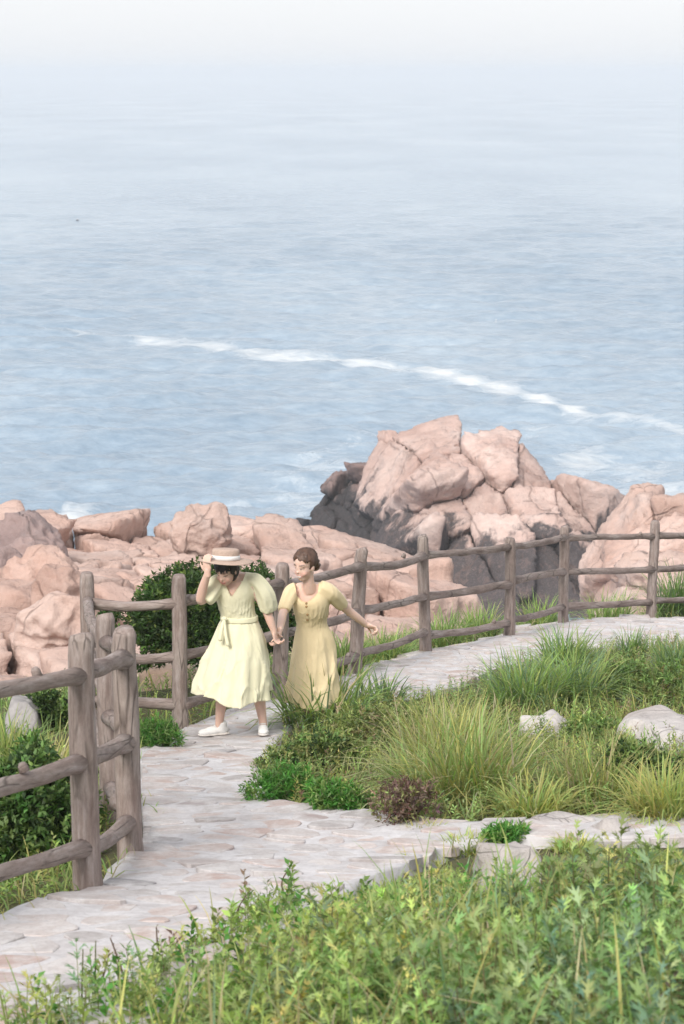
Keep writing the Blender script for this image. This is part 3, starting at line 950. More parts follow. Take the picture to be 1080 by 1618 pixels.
boulder(24, 142, 930, 35.0, at_y(80, 1012, 35)[2] - 0.2, 'rounded pink boulder overhanging a dark crack, left of the fence corner post', MAT['rock_pink'], 61, rough=0.06, freq=0.8)
boulder(50, 152, 892, 37.0, at_y(80, 960, 37)[2] - 0.4, 'flat-topped pale boulder resting above the rounded one at left', MAT['rock_pink'], 62, rough=0.05, freq=0.8)
boulder(-5, 120, 872, 39.0, at_y(60, 980, 39)[2] - 0.6, 'grey-stained leaning slab behind the boulders at left', MAT['rock_pink'], 63, rough=0.08, freq=0.7)
boulder(-4, 108, 812, 50.5, at_y(60, 890, 50.5)[2] - 1.0, 'dark mauve block at the top left against the water', MAT['rock_mauve'], 64, rough=0.07, freq=0.7)
boulder(12, 80, 840, 47.5, at_y(60, 890, 47.5)[2] - 0.6, 'squarish mauve block set below the dark top-left block', MAT['rock_mauve'], 65, rough=0.05, freq=0.8)
boulder(-60, 30, 845, 44, at_y(0, 930, 44)[2] - 1.2, 'grey upright slab cut by the left edge of the picture', MAT['rock_mauve'], 66, rough=0.05, freq=0.8)
boulder(258, 356, 786, 53.5, at_y(300, 850, 53.5)[2] - 0.8, 'tall pale block standing highest on the shelf against the water', MAT['rock_pink'], 67, rough=0.07, freq=0.6)
# ------------------------------------------------------------------ log fence
def tube(points, radii, seg=12, lump=0.0, seed=0, cap=0.5, sub=1):
    "closed lumpy tube through points"
    P = np.asarray(points, float); R = np.asarray(radii, float)
    if sub > 1:
        t = np.arange(len(P)); tt = np.linspace(0, len(P) - 1, (len(P) - 1) * sub + 1)
        def cr(A):
            out = []
            for x in tt:
                i = min(int(x), len(P) - 2); u = x - i
                p0, p1, p2, p3 = A[max(i - 1, 0)], A[i], A[i + 1], A[min(i + 2, len(P) - 1)]
                out.append(0.5 * ((2 * p1) + (-p0 + p2) * u + (2 * p0 - 5 * p1 + 4 * p2 - p3) * u * u + (-p0 + 3 * p1 - 3 * p2 + p3) * u ** 3))
            return np.array(out)
        P, R = cr(P), cr(R)
    n = len(P)
    T = np.gradient(P, axis=0); T /= np.linalg.norm(T, axis=1)[:, None]
    up = np.array([0, 0, 1.0]) if abs(T[0][2]) < 0.9 else np.array([0, 1.0, 0])
    V = []
    a = np.linspace(0, 2 * math.pi, seg, endpoint=False)
    U = None
    rr = np.random.default_rng(seed)
    ph = rr.uniform(0, 6.28, 6)
    for i in range(n):
        if U is None:
            U = np.cross(T[i], up)
        U = U - T[i] * (U @ T[i]); U /= np.linalg.norm(U)
        Vv = np.cross(T[i], U)
        r2 = R[i] * (1 + lump * (np.sin(2 * a + ph[0] + i * 0.4) * .5 + np.sin(3 * a + ph[1] - i * 0.7) * .4 + math.sin(i * 1.3 + ph[2]) * .5))
        V.append(P[i] + np.outer(np.cos(a) * r2, U) + np.outer(np.sin(a) * r2, Vv))
    V = np.array(V)
    c0 = P[0] - T[0] * R[0] * cap; c1 = P[-1] + T[-1] * R[-1] * cap
    verts = np.vstack([V.reshape(-1, 3), c0, c1])
    k = np.arange(seg); k2 = (k + 1) % seg
    q = np.vstack([np.stack([i * seg + k, i * seg + k2, (i + 1) * seg + k2, (i + 1) * seg + k], 1) for i in range(n - 1)])
    t1 = np.stack([k2, k, np.full(seg, n * seg)], 1); t2 = np.stack([(n - 1) * seg + k, (n - 1) * seg + k2, np.full(seg, n * seg + 1)], 1)
    return verts, q, np.vstack([t1, t2])

fence = empty('log_fence', POSTS['E'])
tag(fence, 'weathered brown log fence with three rails along the seaward edge of the path', 'fence')
rf = np.random.default_rng(44)
LEAN = {'G': (0.05, 0.0), 'E': (0.0, 0.02), 'A': (-0.005, 0), 'B': (-0.01, 0.0), 'D': (0.01, 0)}
HGT = {'A': 1.235, 'B': 1.20, 'E': 1.27, 'D': 1.27, 'F': 1.22, 'G': 1.22, 'H': 1.24, 'I': 1.14, 'J': 1.18, 'K': 1.24}
tops = {}
for k in ORDER:
    b = POSTS[k].copy(); b[2] = terrain(b[None, :2])[0]
    h = HGT.get(k, 1.22)
    ln = np.array([*LEAN.get(k, rf.normal(0, 0.015, 2)), 1.0])
    zs = np.array([-0.25, 0.0, 0.12, 0.3, 0.5, 0.7, 0.9, h - 0.1, h - 0.025, h])
    rad = np.array([.072, .070, .065, .062, .061, .060, .059, .058, .056, .046]) * rf.uniform(0.96, 1.06)
    pts = b + zs[:, None] * ln + np.column_stack([rf.normal(0, .003, 10), rf.normal(0, .003, 10), np.zeros(10)])
    v, q, t = tube(pts, rad, 16, 0.05, int(rf.integers(1e6)), cap=0.12)
    org = b.copy()
    o = obj('post', mesh_np('post', v - org, [q, t]), MAT['log'], fence, loc=org - np.array(fence.location))
    tops[k] = (b, ln, h)
for k1, k2 in zip(ORDER[:-1], ORDER[1:]):
    for lvl in (0.23, 0.63, 1.05):
        b1, l1, _ = tops[k1]; b2, l2, _ = tops[k2]
        a = b1 + l1 * (lvl + rf.normal(0, .012)); c = b2 + l2 * (lvl + rf.normal(0, .012))
        d = c - a; L = np.linalg.norm(d); n = max(6, int(L / 0.16))
        u = np.linspace(0, 1, n)
        side = np.array([-d[1], d[0], 0]) / L
        pts = a + u[:, None] * d
        env = np.sin(u * math.pi)[:, None]
        pts = pts + env * (rf.normal(0, 0.02) * side + np.array([0, 0, rf.normal(-0.015, 0.015)])) + rf.normal(0, .003, (n, 3))
        rad = 0.039 * rf.uniform(0.95, 1.08) * (1 + rf.normal(0, 0.045, n)) * (1 + (0.30 if k1 not in 'BC' else 0.08) * np.exp(-(np.minimum(u, 1 - u) * L / 0.13) ** 2))
        v, q, t = tube(pts, rad, 12, 0.05, int(rf.integers(1e6)), cap=0.1)
        # rails lie along local Z so the grain runs with them
        zax = Vector(d / L); rot = zax.to_track_quat('Z', 'Y')
        Rm = np.array(rot.to_matrix())
        o = obj('rail', mesh_np('rail', (v - a) @ Rm, [q, t]), MAT['log'], fence, loc=a - np.array(fence.location))
        o.rotation_mode = 'QUATERNION'; o.rotation_quaternion = rot
        # a stub of a cut branch
        if rf.uniform() < 0.4 and k1 not in 'ABC':
            uu = rf.uniform(0.6, 0.92); p0 = a + d * uu
            nd = side * rf.choice([-1, 1]) * 0.4 + np.array([0, 0, 1.0]); nd /= np.linalg.norm(nd)
            v, q, t = tube([p0 + nd * 0.02, p0 + nd * 0.05, p0 + nd * 0.062], [.026, .021, .014], 8, 0.08, int(rf.integers(1e6)), cap=0.2)
            k_ = obj('knot', mesh_np('knot', (v - a) @ Rm, [q, t]), MAT['log'], o)

# ------------------------------------------------------------------ vegetation
G = np.array
LIME, FRESH, BRIGHT, MIDG, OLIVE, DARK, YEL, DRY, BROWN, BLUEG = (G(x) for x in (
    (0.315, 0.39, 0.135), (0.235, 0.35, 0.115), (0.10, 0.28, 0.055), (0.15, 0.235, 0.08), (0.27, 0.30, 0.12), (0.05, 0.09, 0.035), (0.41, 0.40, 0.145), (0.44, 0.38, 0.24), (0.22, 0.15, 0.125), (0.17, 0.25, 0.15)))

class Soup:
    def __init__(self): self.v, self.f4, self.f3, self.c, self.n = [], [], [], [], 0
    def add(self, v, faces, col):
        "v (m,k,3); faces over k; col (m,3) or (m,k,3)"
        m, k = v.shape[:2]
        base = self.n + np.arange(m)[:, None] * k
        for f in faces:
            a = base + np.asarray(f)[None]
            (self.f4 if len(f) == 4 else self.f3).append(a)
        if col.ndim == 2: col = np.repeat(col[:, None], k, 1)
        self.v.append(v.reshape(-1, 3)); self.c.append(col.reshape(-1, 3)); self.n += m * k
    def raw(self, v, q, t, col):
        self.f4.append(q + self.n); self.f3.append(t + self.n)
        self.v.append(v); self.c.append(np.repeat(np.atleast_2d(col), len(v), 0)); self.n += len(v)
    def build(self, name, mat, parent=None, origin=None):
        V = np.vstack(self.v)
        if parent is not None: V = V - G(parent.location)
        elif origin is not None: V = V - origin
        me = mesh_np(name, V, [np.vstack(x) for x in (self.f4, self.f3) if x])
        color_attr(me, np.vstack(self.c))
        return obj(name, me, mat, parent, loc=None if (parent is not None or origin is None) else origin)

def unit(v): return v / (np.linalg.norm(v, axis=-1, keepdims=True) + 1e-9)

def tints(r_, m, cols, w, sd=0.16):
    C_ = G(cols)[r_.choice(len(cols), m, p=G(w) / sum(w))]
    return np.clip(C_ * np.exp(r_.normal(0, sd, (m, 1))) * np.exp(r_.normal(0, sd * 0.3, (m, 3))), 0.004, 0.75)

def blades(s, r_, roots, length, width, bend, az, cols, w, droop=0.0):
    m = len(roots)
    t = G([0, 0.3, 0.62, 0.86, 1.0])
    out = np.column_stack([np.cos(az), np.sin(az), np.zeros(m)])
    side = np.column_stack([-np.sin(az), np.cos(az), np.zeros(m)])
    L = length[:, None]; b = bend[:, None]
    hor = b * t ** 1.7 * L * 0.95
    ver = L * (t * np.sqrt(np.clip(1 - 0.5 * b ** 2, 0.1, 1)) - (b ** 2) * 0.62 * t ** 3)
    P = roots[:, None] + out[:, None] * hor[..., None] + G([0, 0, 1.0]) * ver[..., None]
    wd = width[:, None] * G([0.75, 1.0, 0.8, 0.45, 0.06])
    tw = r_.uniform(-0.7, 0.7, m)[:, None] * t
    sv = side[:, None] * np.cos(tw)[..., None] + out[:, None] * np.sin(tw)[..., None]
    A = P - sv * wd[..., None] / 2; B = P + sv * wd[..., None] / 2
    v = np.stack([A, B], 2).reshape(m, 10, 3)
    f = [[2 * i, 2 * i + 1, 2 * i + 3, 2 * i + 2] for i in range(4)]
    c = tints(r_, m, cols, w)
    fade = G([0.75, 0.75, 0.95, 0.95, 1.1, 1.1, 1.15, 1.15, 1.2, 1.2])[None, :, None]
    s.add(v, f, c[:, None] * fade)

def leaves(s, r_, base, d, length, width, cols, w, nrm=None, sd=0.16, fold=0.25, col=None):
    "pointed leaves, creased along the midrib"
    m = len(base); d = unit(d)
    if nrm is None: nrm = r_.normal(size=(m, 3)) * 0.6 + G([0, 0, 1.0])
    side = unit(np.cross(d, nrm)); n = unit(np.cross(side, d))
    L = length[:, None]; Wd = width[:, None]
    tip = base + d * L - n * L * 0.10
    l_ = base + d * L * 0.45 - side * Wd / 2 + n * Wd * fold
    r2 = base + d * L * 0.45 + side * Wd / 2 + n * Wd * fold
    v = np.stack([base, r2, tip, l_], 1)
    c = tints(r_, m, cols, w, sd) if col is None else col
    s.add(v, [[0, 1, 2, 3]], c)

def grass_tussock(px, py, wpx, hpx, label, cols, w, n=420, seed=0, width=0.009, bend=(0.35, 1.1), Y=None, lean=None, cat='grass', group=None, name='grass_tussock', seedheads=0):
    "tuft of arching blades with its foot at a pixel of the ground"
    r_ = np.random.default_rng(seed)
    g = ground(px, py) if Y is None else G([at_y(px, py, Y)[0], Y, 0])
    g[2] = terrain(g[None, :2])[0]
    sc_ = px_per_m(g[1], g[2]); wd = wpx / sc_; hh = hpx / sc_
    s = Soup()
    rr = np.sqrt(r_.uniform(0, 1, n)) * wd * 0.30; aa = r_.uniform(0, 2 * math.pi, n)
    roots = np.column_stack([g[0] + rr * np.cos(aa), g[1] + rr * np.sin(aa) * 1.1, np.zeros(n)])
    roots[:, 2] = terrain(roots[:, :2]) - 0.02
    az = aa + r_.normal(0, 1.1, n)
    if lean is not None: az = np.where(r_.uniform(size=n) < 0.4, lean + r_.normal(0, .5, n), az)
    b = r_.uniform(bend[0], bend[1], n) * (0.35 + 0.65 * rr / (wd * 0.30))
    L = hh * r_.uniform(0.4, 1.2, n) * (1 + 0.25 * b)
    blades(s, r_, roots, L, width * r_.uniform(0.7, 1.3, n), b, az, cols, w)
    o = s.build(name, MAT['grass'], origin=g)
    tag(o, label, cat, group)
    return o

def shrub(px, py, wpx, hpx, label, cols, w, seed=0, tufts=420, leaf=(0.03, 0.012), per=8, Y=None, depth=None, squash=1.0, up=0.5, inner=0.55, stems=5, name='shrub', lumps=7, cat='shrub', dead=0, zoff=0.0):
    "bushy plant made of leaf tufts gathered on uneven lumps, over a few woody stems"
    r_ = np.random.default_rng(seed)
    g = ground(px, py) if Y is None else G([at_y(px, py, Y)[0], Y, 0])
    g[2] = terrain(g[None, :2])[0] + zoff
    sc_ = px_per_m(g[1], g[2]); rx = wpx / sc_ / 2; hz_ = hpx / sc_; ry = depth or rx * 0.8
    root = empty(name, g); tag(root, label, cat)
    C_ = np.column_stack([r_.uniform(-.62, .62, lumps) * rx, r_.uniform(-.62, .62, lumps) * ry, r_.uniform(0.25, 0.62, lumps) * hz_])
    C_[0] = [0, 0, hz_ * 0.55]
    fr = 1 - (C_[:, 0] / rx) ** 2 * 0.6
    C_[:, 2] *= fr
    Rl = np.column_stack([r_.uniform(.34, .5, lumps) * rx, r_.uniform(.36, .5, lumps) * ry, r_.uniform(.3, .42, lumps) * hz_])
    Rl[0] = [.55 * rx, .55 * ry, .46 * hz_]
    li = r_.integers(0, lumps, tufts)
    dd = unit(r_.normal(size=(tufts, 3)) + G([0, -0.25, 0.35]))
    rad = r_.uniform(inner, 1.06, tufts) ** 0.6
    P = C_[li] + dd * Rl[li] * rad[:, None]
    P[:, 2] = np.maximum(P[:, 2], 0.02 + r_.uniform(0, .05, tufts)) 
    P = P + g
    P[:, 2] = np.maximum(P[:, 2], terrain(P[:, :2]) + 0.01)
    axis = unit(dd + G([0, 0, up]))
    tc = tints(r_, tufts, cols, w, 0.2)
    m = tufts * per
    B = np.repeat(P, per, 0); A = np.repeat(axis, per, 0)
    d = unit(A * r_.uniform(0.15, 1.1, (m, 1)) + unit(r_.normal(size=(m, 3))) * 0.85)
    B = B + A * (r_.uniform(-0.8, 0.8, (m, 1)) * leaf[0])
    c = np.repeat(tc, per, 0) * np.exp(r_.normal(0, 0.14, (m, 1)))
    s = Soup()
    leaves(s, r_, B, d, leaf[0] * r_.uniform(.7, 1.3, m), leaf[1] * r_.uniform(.7, 1.3, m), None, None, col=c)
    s.build('foliage', MAT['leaf'], root)
    for i in range(stems):
        k = r_.integers(0, lumps)
        e = C_[k] * G([1, 1, 1.0]) + g
        p0 = g + G([r_.normal(0, .05), r_.normal(0, .05), -0.05])
        mid = (p0 + e) / 2 + r_.normal(0, .03, 3)
        v, q, t = tube([p0, mid, e], [0.014, 0.010, 0.005], 6, 0.05, int(r_.integers(1e6)), sub=3)
        child_at('stem', v, [q, t], MAT['twig'], root)
    return root
MAT['twig'] = simple_material('twig', (0.13, 0.095, 0.07), 0.9, 0.1, 0.3, 30)

def scatter(poly, n, r_, fn=None):
    lo_, hi_ = poly.min(0), poly.max(0)
    out = np.zeros((0, 2))
    while len(out) < n:
        p = r_.uniform(lo_, hi_, (n * 2, 2))
        p = p[in_poly(p, poly)]
        if fn is not None: p = p[fn(p)]
        out = np.vstack([out, p])
    return out[:n]

def gpoly(pts): return G([ground(x, y)[:2] for x, y in pts])

# --- single plants of the middle bed
grass_tussock(515, 1153, 210, 112, 'tuft of broad green blades hiding the feet of the woman in ochre', [FRESH, BLUEG, LIME, DRY], [4, 3, 3, .5], 420, 101, 0.016, (0.4, 1.2))
grass_tussock(600, 1118, 110, 62, 'bluish broad-bladed tuft right of the ochre dress at the path edge', [BLUEG, FRESH], [3, 2], 160, 102, 0.016, (0.4, 1.1))
grass_tussock(735, 1268, 300, 150, 'largest olive grass tussock in the middle of the bed', [OLIVE, FRESH, YEL, DRY], [4, 3, 2, 1.2], 900, 103, 0.009, (0.5, 1.25))
grass_tussock(700, 1215, 240, 120, 'feathery yellowish tussock behind the largest one', [YEL, OLIVE, DRY, LIME], [3, 3, 2, 2], 700, 104, 0.007, (0.3, 1.0))
grass_tussock(840, 1295, 160, 80, 'low yellow-green tussock beside the side path stones', [YEL, LIME, FRESH], [4, 3, 1], 420, 105, 0.010, (0.6, 1.3))
grass_tussock(1050, 1300, 170, 110, 'yellow-green tussock at the right edge above the side path', [YEL, LIME, FRESH], [4, 3, 1], 520, 106, 0.010, (0.5, 1.3))
grass_tussock(830, 1120, 190, 92, 'tall green grass clump nearest the far bend of the path', [FRESH, BLUEG, LIME, MIDG], [3, 3, 2, 2], 620, 107, 0.013, (0.5, 1.25))
grass_tussock(905, 1112, 170, 95, 'tall green grass clump right of the one at the bend', [FRESH, LIME, BLUEG], [3, 2, 2], 560, 108, 0.012, (0.5, 1.25))
grass_tussock(890, 1058, 110, 70, 'fresh grass clump growing in front of the far path', [FRESH, BLUEG, LIME], [3, 2, 2], 380, 109, 0.013, (0.4, 1.2))
grass_tussock(998, 1040, 60, 50, 'small upright tuft alone on the far path edge', [BLUEG, MIDG, FRESH], [3, 2, 2], 170, 110, 0.011, (0.3, 1.1))
grass_tussock(1068, 1070, 90, 66, 'dark green clump cut by the right edge beside the far path', [BLUEG, MIDG, FRESH], [3, 3, 1], 320, 111, 0.012, (0.4, 1.1))
grass_tussock(640, 1250, 130, 80, 'loose light tuft left of the largest tussock', [LIME, FRESH, OLIVE], [3, 2, 2], 260, 112, 0.012, (0.5, 1.2))
grass_tussock(940, 1270, 200, 110, 'olive tussock between the largest one and the right edge', [OLIVE, YEL, FRESH, DRY], [4, 2, 2, 1], 560, 113, 0.008, (0.4, 1.2))
shrub(455, 1270, 150, 62, 'bright green feathery shrub where the paths fork', [BRIGHT, MIDG, FRESH], [5, 2, 1], 201, 620, (0.045, 0.009), 9, up=0.9, name='low_shrub')
shrub(530, 1292, 130, 55, 'bright green shrub at the fork touching the dry brown shrub', [BRIGHT, FRESH, MIDG], [5, 2, 1], 202, 480, (0.04, 0.012), 9, up=0.7, name='low_shrub')
shrub(645, 1310, 130, 85, 'dry purplish-brown shrub between bright shrub and tussock', [BROWN, G((.26, .19, .15)), OLIVE, G((.17, .10, .10))], [4, 2, 2, 2], 203, 420, (0.032, 0.010), 6, up=0.8, inner=0.2, stems=12, name='dry_shrub')
shrub(500, 1225, 170, 70, 'dark olive bush behind the bright shrubs at the fork', [MIDG, OLIVE, DARK, FRESH], [3, 3, 2, 1], 204, 520, (0.04, 0.014), 8)
shrub(610, 1190, 220, 85, 'olive bush behind the loose tuft, in the middle bed', [OLIVE, MIDG, LIME, DRY], [4, 2, 2, 1], 205, 700, (0.036, 0.011), 8, inner=0.4)
shrub(1010, 1110, 200, 70, 'low green bush left of the pale boulder by the right edge', [MIDG, FRESH, OLIVE], [3, 3, 2], 206, 560, (0.04, 0.014), 8)
shrub(1000, 1262, 190, 95, 'dark green bush behind the yellow tussock at right', [MIDG, OLIVE, FRESH, DARK], [3, 3, 2, 2], 207, 620, (0.04, 0.013), 8)
shrub(930, 1170, 110, 40, 'low leafy bush just right of the small flat rock', [MIDG, FRESH, LIME], [3, 3, 1], 208, 380, (0.04, 0.014), 8)

# --- growing over the side path
grass_tussock(735, 1345, 110, 36, 'short yellow-green grass tuft growing over the side path', [YEL, LIME, FRESH], [3, 3, 1], 420, 131, 0.008, (0.5, 1.2))
grass_tussock(665, 1318, 90, 30, 'thin dry grass tuft at the foot of the brown shrub', [YEL, DRY, LIME], [3, 2, 2], 260, 132, 0.007, (0.5, 1.2))
shrub(795, 1338, 90, 28, 'small bright green cushion plant on the side path', [BRIGHT, FRESH], [4, 2], 231, 240, (0.04, 0.010), 9, up=1.0, name='low_shrub', stems=3)
grass_tussock(905, 1345, 100, 34, 'low grass tuft hanging over the front of the side path', [LIME, YEL, FRESH], [3, 2, 2], 320, 133, 0.008, (0.5, 1.2))
# --- behind the fence
shrub(312, 1075, 350, 150, 'dense dark evergreen shrub behind the women and the fence', [G((.06, .105, .04)), G((.055, .115, .03)), G((.10, .17, .04)), G((.16, .21, .06))], [5, 4, 2, 1], 210, 6500, (0.045, 0.019), 9, Y=19.9, depth=0.6, up=0.8, inner=0.75, lumps=15, zoff=0.33, name='evergreen_shrub')
shrub(405, 1050, 100, 150, 'small piece of evergreen shrub between the two women', [DARK, G((.055, .115, .03)), G((.10, .17, .04))], [5, 4, 2], 211, 500, (0.040, 0.016), 9, Y=20.3, depth=0.4, up=0.8, inner=0.75, lumps=5, zoff=0.3, name='evergreen_shrub')
shrub(250, 1190, 80, 55, 'bright green feathery shrub at the foot of a fence post', [BRIGHT, FRESH, MIDG], [4, 2, 1], 212, 460, (0.045, 0.007), 9, up=1.0, name='low_shrub')
shrub(52, 1455, 170, 190, 'leafy green bush seen through the nearest fence rails', [MIDG, DARK, G((.08, .17, .045)), FRESH], [4, 3, 3, 1], 213, 1700, (0.045, 0.020), 8, Y=11.3, depth=0.6, inner=0.7, lumps=11)
shrub(-60, 1430, 160, 170, 'leafy green bush cut by the left edge behind the rails', [MIDG, DARK, G((.08, .17, .045))], [4, 3, 3], 214, 900, (0.045, 0.020), 8, Y=11.6, depth=0.7, inner=0.7, lumps=8)
shrub(75, 1185, 85, 70, 'round dark bush beside the grey rock beyond the near fence', [MIDG, DARK, FRESH], [3, 3, 1], 215, 520, (0.045, 0.02), 8, Y=17.8)
grass_tussock(12, 1235, 140, 90, 'long yellow-green grass at the left edge below the grey rock', [LIME, YEL, FRESH, MIDG], [3, 3, 2, 2], 420, 115, 0.011, (0.5, 1.2), Y=15.6)
grass_tussock(80, 1262, 150, 75, 'dry yellowish grass behind the nearest fence post', [YEL, DRY, LIME], [3, 2, 2], 420, 116, 0.008, (0.6, 1.3), Y=14.8)
grass_tussock(1068, 985, 90, 85, 'dark arching grass clump right of the last full fence post', [MIDG, BLUEG, FRESH], [3, 3, 2], 420, 117, 0.014, (0.4, 1.2), Y=29.0)
for i, (x, Y, w_, h_, lab) in enumerate([(545, 20.9, 90, 70, 'grass clump behind the fence above the ochre-dressed woman\'s fist'), (610, 22.3, 100, 60, 'grass clump behind the fence rails, second from the ochre dress'), (700, 24.2, 100, 62, 'grass clump behind the fence, in front of the black rock foot'), (760, 25.0, 90, 60, 'pale grass clump behind the rails left of the short post'), (850, 27.0, 100, 62, 'yellowish grass clump behind the rails right of the short post'), (960, 28.6, 110, 55, 'grass clump behind the rails below the pink headland')]):
    grass_tussock(x, 1000, w_, h_, lab, [FRESH, LIME, MIDG, DRY], [3, 2, 2, .6], 360, 120 + i, 0.012, (0.4, 1.2), Y=Y)

# --- loose rocks in the beds
def bed_rock(x0, x1, top, rise, label, seed, mat='rock_grey', depth=None, sink=0.15, k=9, name='boulder', Yfix=None):
    "rock whose top shows at the given pixel row and stands `rise` above the ground there"
    for Y in np.arange(7, 30, 0.05):
        t = at_y((x0 + x1) / 2, top, Y); gz = terrain(t[None, :2])[0]
        if Yfix is None and t[2] - gz < rise: break
        if Yfix is not None and Y >= Yfix: break
    return boulder(x0, x1, top, Y, gz - sink, label, MAT[mat], seed, depth, k=k, rough=0.02, freq=3.0, name=name, smooth=4)
bed_rock(972, 1130, 1126, 0.26, 'large pale flat boulder cut by the right edge in the grass', 71, depth=0.5)
bed_rock(820, 915, 1128, 0.18, 'small flat pinkish rock half buried among the grass', 72, depth=0.25)
bed_rock(752, 862, 1332, 0.24, 'pale white rock in the foreground weeds below the side path', 73, depth=0.16, k=16)
bed_rock(8, 66, 1098, 0.34, 'light grey rock left of the round bush beyond the near fence', 79, 'rock_slate', depth=0.3, k=12)
bed_rock(215, 335, 1040, 0.75, 'rusty streaked rock face under the dark evergreen shrub', 75, 'rock_streak' if 'rock_streak' in MAT else 'rock_grey', depth=0.5, sink=0.6, k=14, Yfix=21.6)
bed_rock(820, 955, 1288, 0.10, 'flat slab at the back edge of the side path', 76, depth=0.2, k=12)
bed_rock(940, 1000, 1280, 0.16, 'small grey stone behind the flat slab', 77, depth=0.12, k=12)

# --- stuff: ground cover and weeds
def not_path(p):
    return ~in_poly(p, PATH)
rg = np.random.default_rng(900)
bedp = gpoly([(390, 1240), (455, 1165), (500, 1138), (600, 1116), (720, 1098), (800, 1065), (880, 1044), (1000, 1028), (1180, 1020), (1180, 1292), (960, 1298), (720, 1312), (560, 1298), (455, 1288)])
s = Soup()
p = scatter(bedp, 9000, rg, not_path)
pz = np.column_stack([p, terrain(p) - 0.01])
patch = Waves(71, 12, 0.3, 1.2, 2)(p)
cl = [OLIVE, FRESH, YEL, DRY, MIDG]
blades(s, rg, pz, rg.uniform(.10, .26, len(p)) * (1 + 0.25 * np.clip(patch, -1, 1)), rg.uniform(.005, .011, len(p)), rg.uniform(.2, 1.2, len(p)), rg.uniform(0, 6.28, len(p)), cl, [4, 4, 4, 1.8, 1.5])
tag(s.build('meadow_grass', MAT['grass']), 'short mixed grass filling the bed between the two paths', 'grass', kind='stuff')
s = Soup()
p = scatter(bedp, 2600, rg, not_path)
def stems(s, r_, base, ax, hgt):
    n = len(base); w_ = 0.0016 + 0.004 * hgt
    t = base + ax * hgt[:, None]; sx = w_[:, None] * G([1.0, 0, 0])
    v = np.stack([base - sx, base + sx, t + sx * 0.3, t - sx * 0.3], 1)
    s.add(v, [[0, 1, 2, 3]], tints(r_, n, [G((.17, .19, .08)), G((.2, .13, .09))], [3, 1]))
SPEC = Waves(88, 14, 0.35, 1.3, 2, 0.6)
def patch_shift(p, c):
    "species come in patches: some bluish, some yellow, some darker"
    a = np.clip(SPEC(p), -1.5, 1.5)[:, None]; b = np.clip(SPEC(p + 40.0), -1.5, 1.5)[:, None]
    return np.clip(c * (1 + a * G([0.10, 0.04, -0.06])) * (1.1 + 0.15 * b), 0.004, 0.7)
def sprigs(s, r_, p, hmin, hmax, cols, w, leaf=(0.035, 0.012), per=12):
    n = len(p); hgt = r_.uniform(hmin, hmax, n)
    base = np.column_stack([p, terrain(p)])
    ax = unit(np.column_stack([r_.normal(0, .25, n), r_.normal(0, .25, n), np.ones(n)]))
    stems(s, r_, base, ax, hgt)
    m = n * per
    u = np.tile(np.linspace(0.25, 1.0, per), n); az = np.tile(np.arange(per) * 2.4, n) + np.repeat(r_.uniform(0, 6.28, n), per)
    B = np.repeat(base, per, 0) + np.repeat(ax * hgt[:, None], per, 0) * u[:, None]
    d = np.column_stack([np.cos(az), np.sin(az), 0.25 + 0.9 * u ** 2]) + r_.normal(0, .2, (m, 3))
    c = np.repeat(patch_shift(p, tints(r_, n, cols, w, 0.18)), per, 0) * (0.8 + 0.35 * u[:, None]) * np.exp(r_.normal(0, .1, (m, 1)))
    sz = (1.15 - 0.45 * u) * r_.uniform(.8, 1.25, m)
    leaves(s, r_, B, d, leaf[0] * sz, leaf[1] * sz, None, None, col=c)
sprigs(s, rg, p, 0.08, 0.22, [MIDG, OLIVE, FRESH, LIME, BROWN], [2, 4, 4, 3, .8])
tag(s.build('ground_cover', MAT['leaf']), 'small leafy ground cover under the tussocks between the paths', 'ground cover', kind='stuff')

# outside the fence
outp = G([[-6.5, 7.6], [-4.5, 8.6], [-2.0, 9.35], [-1.25, 10.05], [-1.35, 12.8], [-2.1, 17.6], [-1.2, 17.4], [-0.5, 18.8], [0.1, 20.6], [0.9, 22.5], [1.85, 24.2], [2.6, 26.1], [3.85, 27.7], [7, 31.5], [7, 35], [3, 33], [-1, 26], [-3, 25], [-8, 22]])
s = Soup()
p = scatter(outp, 9000, rg, not_path)
pz = np.column_stack([p, terrain(p) - 0.01])
blades(s, rg, pz, rg.uniform(.12, .34, len(p)), rg.uniform(.006, .012, len(p)), rg.uniform(.2, 1.2, len(p)), rg.uniform(0, 6.28, len(p)), [FRESH, MIDG, LIME, YEL, DRY], [4, 3, 2, 2, 1])
tag(s.build('bank_grass', MAT['grass']), 'grass on the bank falling away outside the fence', 'grass', kind='stuff')
np_ = G([[-3.2, 8.9], [-2.0, 9.45], [-1.25, 10.05], [-1.25, 12.4], [-3.6, 12.6]])
s2 = Soup(); p = scatter(np_, 2600, rg, not_path)
blades(s2, rg, np.column_stack([p, terrain(p) - 0.01]), rg.uniform(.10, .26, len(p)), rg.uniform(.005, .010, len(p)), rg.uniform(.3, 1.2, len(p)), rg.uniform(0, 6.28, len(p)), [FRESH, LIME, YEL, DRY], [4, 3, 3, 2])
sprigs(s2, rg, scatter(np_, 420, rg, not_path), 0.08, 0.22, [MIDG, FRESH, OLIVE], [3, 3, 2], (0.045, 0.02))
tag(s2.build('verge_grass', MAT['grass']), 'short grass and weeds under the nearest fence rails', 'grass', kind='stuff')
s = Soup()
sprigs(s, rg, scatter(outp, 1500, rg, not_path), 0.08, 0.25, [MIDG, FRESH, OLIVE], [4, 3, 2], (0.045, 0.018))
tag(s.build('bank_weeds', MAT['leaf']), 'leafy weeds on the bank outside the fence', 'ground cover', kind='stuff')

